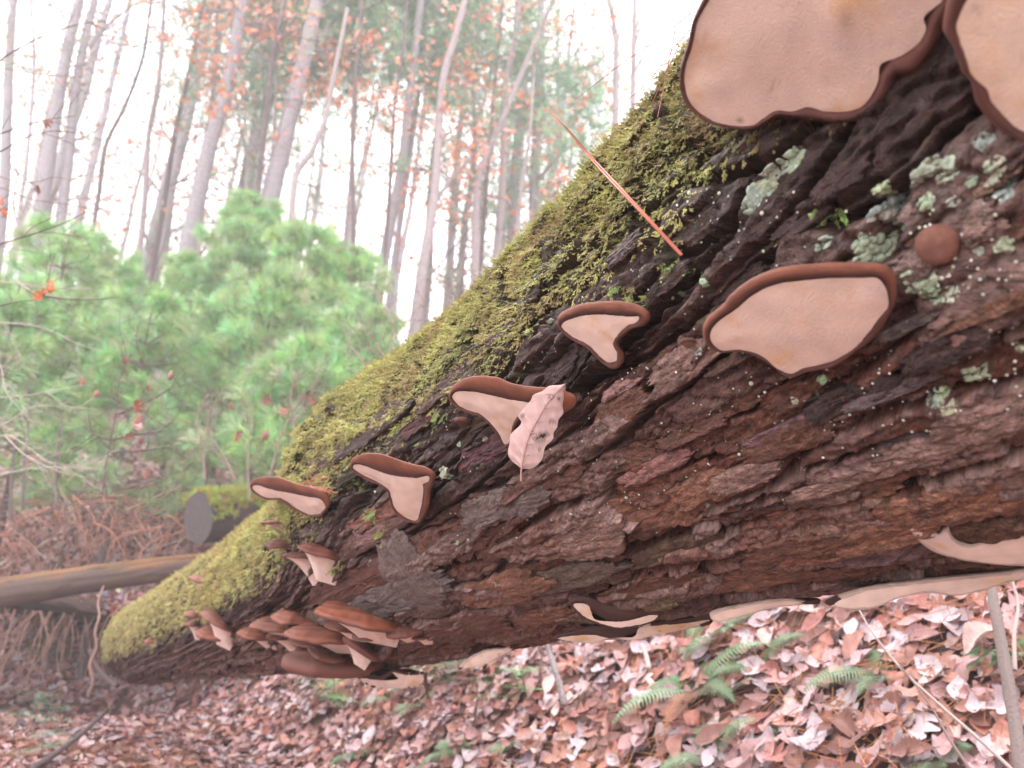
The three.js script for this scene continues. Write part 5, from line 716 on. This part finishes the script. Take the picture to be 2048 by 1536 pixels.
tree({ pts: [[40, 420], [62, 230], [68, 100], [60, -10]], w: 8, f: 9.5, label: 'bluish thin tree near the left edge', mat: barkGrey, limbs: 10, crown: 'pine', n: 420, tone: [0.3, 0.32, 0.24] });
tree({ pts: [[5, 420], [14, 230], [20, 90], [28, -10]], w: 22, f: 13, label: 'trunk at the left edge partly out of frame', mat: barkPinkM, limbs: 8, crown: 'orange', n: 160, tone: [[0.45, 0.4, 0.25], [0.5, 0.3, 0.15]] });
// pines whose crowns fill the top of the picture
for (const [x, y, f, n, l] of [[560, 60, 13, 900, 'pine crown hanging between the thick trunks at the top'], [720, 60, 13, 1100, 'pale pine with drooping boughs left of the central trunk'], [880, 120, 14, 900, 'pine with light boughs right of the central trunk'], [1070, 300, 14, 620, 'small pine near the open sky'], [430, 60, 14, 500, 'thin pine between the ridged trunk and the slim trees'], [1140, 330, 20, 200, 'faint pine against the open sky']])
  tree({ pts: [[x - 30, y + 420], [x - 10, y + 180], [x, y + 20], [x + 8, y - 90]], w: 8, f, label: l, mat: barkGrey, crown: 'pine', n: n * 2.4, limbs: 30, from: 0.4, size: 0.27, ext: 1.2, name: 'pine_tree', tone: [0.2, 0.38, 0.19] });
// slender trees farther up the slope
{
  const protos = [];
  for (let k = 0; k < 5; k++) { const T = thing('slender_tree', 'slender tree with a thin crown standing far up the hazy slope', 'tree', V(), 'slender trees far up the slope'), h = 13, pts = []; for (let i = 0; i <= 10; i++) pts.push(V(0.12 * i * (k % 2 ? 0.4 : 0.2) + rr(-0.08, 0.08), (h * i) / 10, rr(-0.08, 0.08))); part('trunk', sweep(pts, rlin(0.13, 0.04, 11), 8, 0.1), k % 2 ? barkGrey : barkPinkM, T);
    const gs = [], tips = []; for (let i = 0; i < 22; i++) { const t = rr(0.15, 1), a = rnd() * 2 * PI; branchOut(pts[Math.floor(t * 10)], V(Math.cos(a), rr(0, 0.8), Math.sin(a)), rr(0.9, 2.4), 0.025, gs, tips, 2); } part('branches', merged(gs), twigMat, T);
    const list = []; for (let i = 0; i < [420, 900, 260, 1100, 200][k]; i++) { const p = pick(tips).clone().addScaledVector(rdir(), 0.25); list.push(k % 2 ? { m: place(p, rdir().add(V(0, 0.7, 0)), rdir(), rr(0.16, 0.3)), c: [0.32, 0.45, 0.28].map((c) => c * rr(0.7, 1.3)) } : { m: place(p, rdir(), rdir(), rr(0.1, 0.18)), c: pick(ORANGE) }); } instanced('crown', k % 2 ? tuftGeo : crownLeaf, k % 2 ? tuftMat : crownMat, list, T); protos.push(T); }
  let used_ = 0;
  for (let i = 0; i < 36; i++) { const f = rr(16, 34), x = rr(-60, 1120), g = atF(x, 800, f), y = groundY(g.x, g.z); const src = protos[i % 5]; let o = src; if (i >= 5) { o = src.clone(); o.name = numbered('slender_tree'); scene.add(o); } o.position.set(g.x, y - 0.1, g.z); o.rotation.set(rr(-0.05, 0.05), rnd() * 6.28, rr(-0.06, 0.03)); o.scale.setScalar(rr(0.75, 1.25)); used_++; }
}
// ---------------------------------------------------------------- young white pines
function sapling(px, topY, f, label, o = {}) {
  const g0 = atF(px, 900, f), base = onGround(g0.x, g0.z, -0.05), top = atF(px, topY, f), H = Math.max(1, top.y - base.y), T = thing('young_pine', label, 'pine sapling', base, 'young white pines below the tall trees');
  const line = curve([V(), V(rr(-0.05, 0.05), H * 0.4, 0), V(rr(-0.06, 0.06), H * 0.75, 0), V(0, H, 0)], 16); part('trunk', sweep(line, rlin(0.02 + 0.006 * H, 0.006, 17), 8, 0.1), barkDarkM, T);
  const gs = [], list = [], whorls = o.whorls || 9, from = o.from || 0.4;
  for (let k = 0; k < whorls; k++) {
    const t = from + (1 - from) * (k / whorls) ** 0.9, y = t * H, L = (o.spread || 0.36) * 0.85 * H * (1.08 - t) * rr(0.55, 1.35) + 0.14, nb = 5 + Math.floor(rnd() * 2), a0 = rnd() * 6.28;
    for (let b = 0; b < nb; b++) { const a = a0 + (b / nb) * 2 * PI + rr(-0.25, 0.25), d = V(Math.cos(a), 0, Math.sin(a)), P = [0, 0.33, 0.66, 1].map((u) => d.clone().multiplyScalar(L * u).add(V(0, y + L * (0.18 * u + 0.22 * u * u), 0)).add(rdir().multiplyScalar(0.02))), C = curve(P, 8); gs.push(sweep(C, rlin(0.009, 0.003, 9), 4));
      const twigs = [[C, 1]]; for (let s = 3; s < 8; s++) for (const sg of [-1, 1]) { if (rnd() < 0.5) continue; const q = C[s], sd = d.clone().applyAxisAngle(V(0, 1, 0), sg * rr(0.5, 0.9)).add(V(0, 0.4, 0)).normalize(), l = L * 0.4 * (1 - s / 10) + 0.06, W = curve([q.clone(), q.clone().addScaledVector(sd, l * 0.5), q.clone().addScaledVector(sd, l).add(V(0, 0.05 * l, 0))], 4); gs.push(sweep(W, rlin(0.004, 0.002, 5), 3)); twigs.push([W, 0]); }
      for (const [C2, main] of twigs) { const m = C2.length; for (let i = Math.floor(m * 0.35); i < m; i++) for (let r = 0; r < (main ? 1 : 2); r++) { const dd = C2[Math.min(m - 1, i + 1)].clone().sub(C2[Math.max(0, i - 1)]).normalize(); list.push({ m: place(C2[i].clone().addScaledVector(rdir(), 0.02), dd.addScaledVector(rdir(), 0.35), rdir(), rr(0.13, 0.2)), c: (o.tone || [0.42, 0.6, 0.3]).map((c) => c * rr(0.7, 1.35)) }); } }
    }
  }
  for (let i = 8; i < 17; i++) for (let r = 0; r < 3; r++) list.push({ m: place(line[i], V(0, 1, 0).addScaledVector(rdir(), 0.5), rdir(), rr(0.08, 0.12)), c: [0.42, 0.6, 0.3] });
  part('branches', merged(gs), twigMat, T); instanced('needles', tuftGeo, tuftMat, list, T); return list.length;
}
let tufts = 0;
for (const s of [[40, 440, 7.4, 'young white pine at the left edge below the twin trunks'], [130, 500, 8.2, 'young white pine second from the left edge'], [250, 600, 7.0, 'low young white pine in front of the others at the left', { spread: 0.42 }], [330, 520, 8.6, 'young white pine third among the taller ones, below the slim trees'], [430, 400, 8.8, 'tallest young white pine with the pointed top', { whorls: 11 }], [500, 560, 7.4, 'young white pine in the middle with wide soft boughs', { spread: 0.44 }], [560, 450, 8.2, 'young white pine under the thickest trunk'], [650, 490, 8.4, 'young white pine at the right of the group', { spread: 0.38 }], [700, 640, 7.0, 'small young white pine nearest the mossy trunk', { spread: 0.42, from: 0.35 }], [-40, 560, 6.6, 'young white pine cut by the left edge', { spread: 0.42 }], [600, 700, 6.6, 'short young white pine low in front of the knobbly moss edge', { spread: 0.46, from: 0.4 }]]) tufts += sapling(...s);
// ---------------------------------------------------------------- bare twigs and bushes
function twigs(name, label, cat, lines, r, mat, opts = {}) {         // lines: traced [x, y] at f metres
  const f = opts.f, P0 = atF(...lines[0][0], f), T = thing(name, label, cat, P0, opts.group), gs = [];
  for (const L of lines) {
    const C = curve(L.map(([x, y], i) => atF(x, y, f + (opts.slant || 0) * i).sub(P0)), 18); gs.push(sweep(C, rlin(r, r * 0.35, 19), 5, 0.15));
    for (let i = 4; i < 18; i += 2) if (rnd() < (opts.side ?? 0.75)) { const d = C[i].clone().sub(C[i - 1]).normalize().applyAxisAngle(V(0, 0, 1), pick([-1, 1]) * rr(0.4, 0.9)).add(V(0, 0, rr(-0.4, 0.4))); branchOut(C[i], d, rr(0.06, 0.2) * f / 2.5, r * 0.4, gs, [], 1, 0.05, 5); }
  }
  part('twigs', merged(gs), mat, T);
  for (const [x, y, s, c] of opts.leaves || []) { const o = part('withered_leaf', leafGeo('oak', rr(2, 4), rr(1, 2.5), rr(1, 3)), mk({ rgb: c, side: THREE.DoubleSide }), T); o.applyMatrix4(place(atF(x, y, f - 0.02).sub(P0), V(rr(-0.5, 0.5), -1, rr(-0.5, 0.5)), rdir(), (s / FPX) * f)); }
  return T;
}
const DRY = [0.2, 0.085, 0.06], RUST = [0.42, 0.13, 0.055];
twigs('bare_branch', 'bare dark branch with a withered leaf reaching in at the upper left', 'branch', [[[-60, 165], [0, 120], [60, 85], [120, 60], [160, 48], [210, 42]], [[-50, 275], [0, 267], [45, 252], [100, 238], [150, 232]], [[-50, 310], [0, 303], [35, 283], [70, 268], [110, 262], [170, 268]]], 0.0035, twigDark, { f: 2.6, side: 0.35, leaves: [[94, 240, 26, DRY]] });
twigs('bare_branch', 'pale arching branches above the young pines at the left edge', 'branch', [[[-50, 128], [0, 135], [60, 146], [120, 152], [170, 155]], [[-50, 345], [0, 353], [40, 367], [80, 362], [110, 354], [170, 372]], [[-50, 370], [0, 375], [60, 398], [130, 408], [220, 425], [300, 437]]], 0.003, twigMat, { f: 2.9, side: 0.5, leaves: [[78, 380, 20, DRY]] });
twigs('bare_branch', 'branch with a bright rust leaf at the left edge', 'branch', [[[-60, 440], [0, 420], [20, 415]], [[-50, 505], [0, 488], [60, 470], [130, 445], [180, 420]]], 0.003, twigDark, { f: 2.3, side: 0.4, leaves: [[8, 408, 30, RUST], [2, 425, 24, RUST]] });
twigs('bare_branch', 'twig with a folded orange oak leaf before the green pines', 'branch', [[[-50, 620], [0, 612], [40, 603], [75, 600]], [[70, 600], [92, 585], [100, 540], [112, 505]], [[85, 592], [130, 598], [180, 600], [245, 594]]], 0.0028, twigDark, { f: 2.6, side: 0.4, leaves: [[85, 590, 32, RUST], [108, 582, 36, RUST]] });
twigs('bare_bush', 'many thin pale twigs sweeping across the lower left pines', 'bush', [[[-60, 640], [0, 645], [60, 650], [110, 665], [160, 690], [200, 700]], [[-50, 800], [0, 795], [60, 790], [110, 780], [180, 768]], [[-50, 860], [0, 852], [40, 828], [60, 815], [120, 812], [200, 820]], [[-60, 690], [0, 730], [10, 780], [60, 840]], [[-50, 905], [10, 870], [50, 890], [90, 920], [150, 952]], [[10, 872], [50, 910], [110, 940], [140, 950]], [[-40, 960], [20, 945], [80, 935], [150, 935], [215, 940]], [[30, 560], [60, 580], [150, 600]], [[-30, 560], [60, 570], [110, 575], [190, 578]]], 0.0024, twigPale, { f: 2.7, side: 0.9 });
twigs('oak_sapling', 'small bare oak sapling with withered leaves in front of the pines', 'sapling', [[[205, 990], [212, 930], [222, 880], [232, 825], [240, 760], [262, 710]], [[230, 830], [270, 815], [320, 790], [350, 770]], [[222, 880], [190, 870], [165, 850]], [[224, 880], [270, 870], [330, 862]], [[218, 905], [300, 900], [360, 890]]], 0.006, twigDark, { f: 3.8, side: 0.55, leaves: [[268, 815, 34, [0.3, 0.1, 0.06]], [275, 840, 40, DRY], [285, 855, 30, [0.35, 0.24, 0.22]], [258, 873, 24, DRY], [280, 880, 20, DRY], [340, 752, 22, [0.25, 0.13, 0.1]], [295, 780, 16, DRY], [170, 762, 20, DRY], [195, 785, 20, DRY], [245, 720, 18, DRY]] });
twigs('bare_bush', 'brown bush with curled leaves left of the knobbly moss edge', 'bush', [[[498, 1000], [495, 920], [500, 850], [498, 780]], [[590, 880], [585, 830], [582, 780], [600, 740]], [[540, 950], [560, 880], [600, 800], [640, 760]], [[470, 960], [440, 900], [400, 850]], [[410, 960], [405, 900], [395, 830], [420, 780]], [[583, 850], [620, 810], [660, 790]]], 0.007, twigMat, { f: 5.0, side: 1, leaves: [[540, 800, 30, DRY], [560, 820, 26, [0.3, 0.13, 0.09]], [460, 810, 18, DRY], [610, 790, 24, DRY], [530, 870, 26, DRY], [470, 870, 26, [0.26, 0.1, 0.07]], [625, 800, 16, RUST], [300, 950, 22, DRY]] });
twigs('bare_bush', 'leafless brushwood below the forked tree beside the mossy edge', 'bush', [[[800, 720], [790, 660], [760, 600], [740, 560]], [[830, 690], [800, 640], [770, 620]], [[780, 760], [760, 700], [720, 650]], [[860, 660], [850, 610], [830, 570]], [[760, 740], [800, 660], [850, 600]], [[880, 640], [900, 580], [930, 530]], [[740, 740], [700, 690], [690, 650]]], 0.008, twigMat, { f: 6.5, side: 1 });
for (const [x, y, f, h, l] of [[20, 980, 5, 0.5, 'dark slim stem at the left edge above the pole'], [45, 960, 5.6, 0.8, 'upright grey stem near the left edge among the twigs'], [110, 960, 6.2, 0.7, 'slim stem below the left pines'], [410, 960, 6.5, 0.9, 'slim dark stem above the sawn log'], [500, 950, 6.4, 1.0, 'slim brown stem right of the sawn log']]) stick('stem', l, 'stem', [[x, y + 60, f], [x + 6, y - 60, f], [x + 16, y - 200 * h, f]], 0.012, 0.006, barkDarkM);
console.log('tufts', tufts);
scene.traverse((o) => { if (o.isMesh) o.castShadow = o.receiveShadow = true; });
renderer.render(scene, camera);
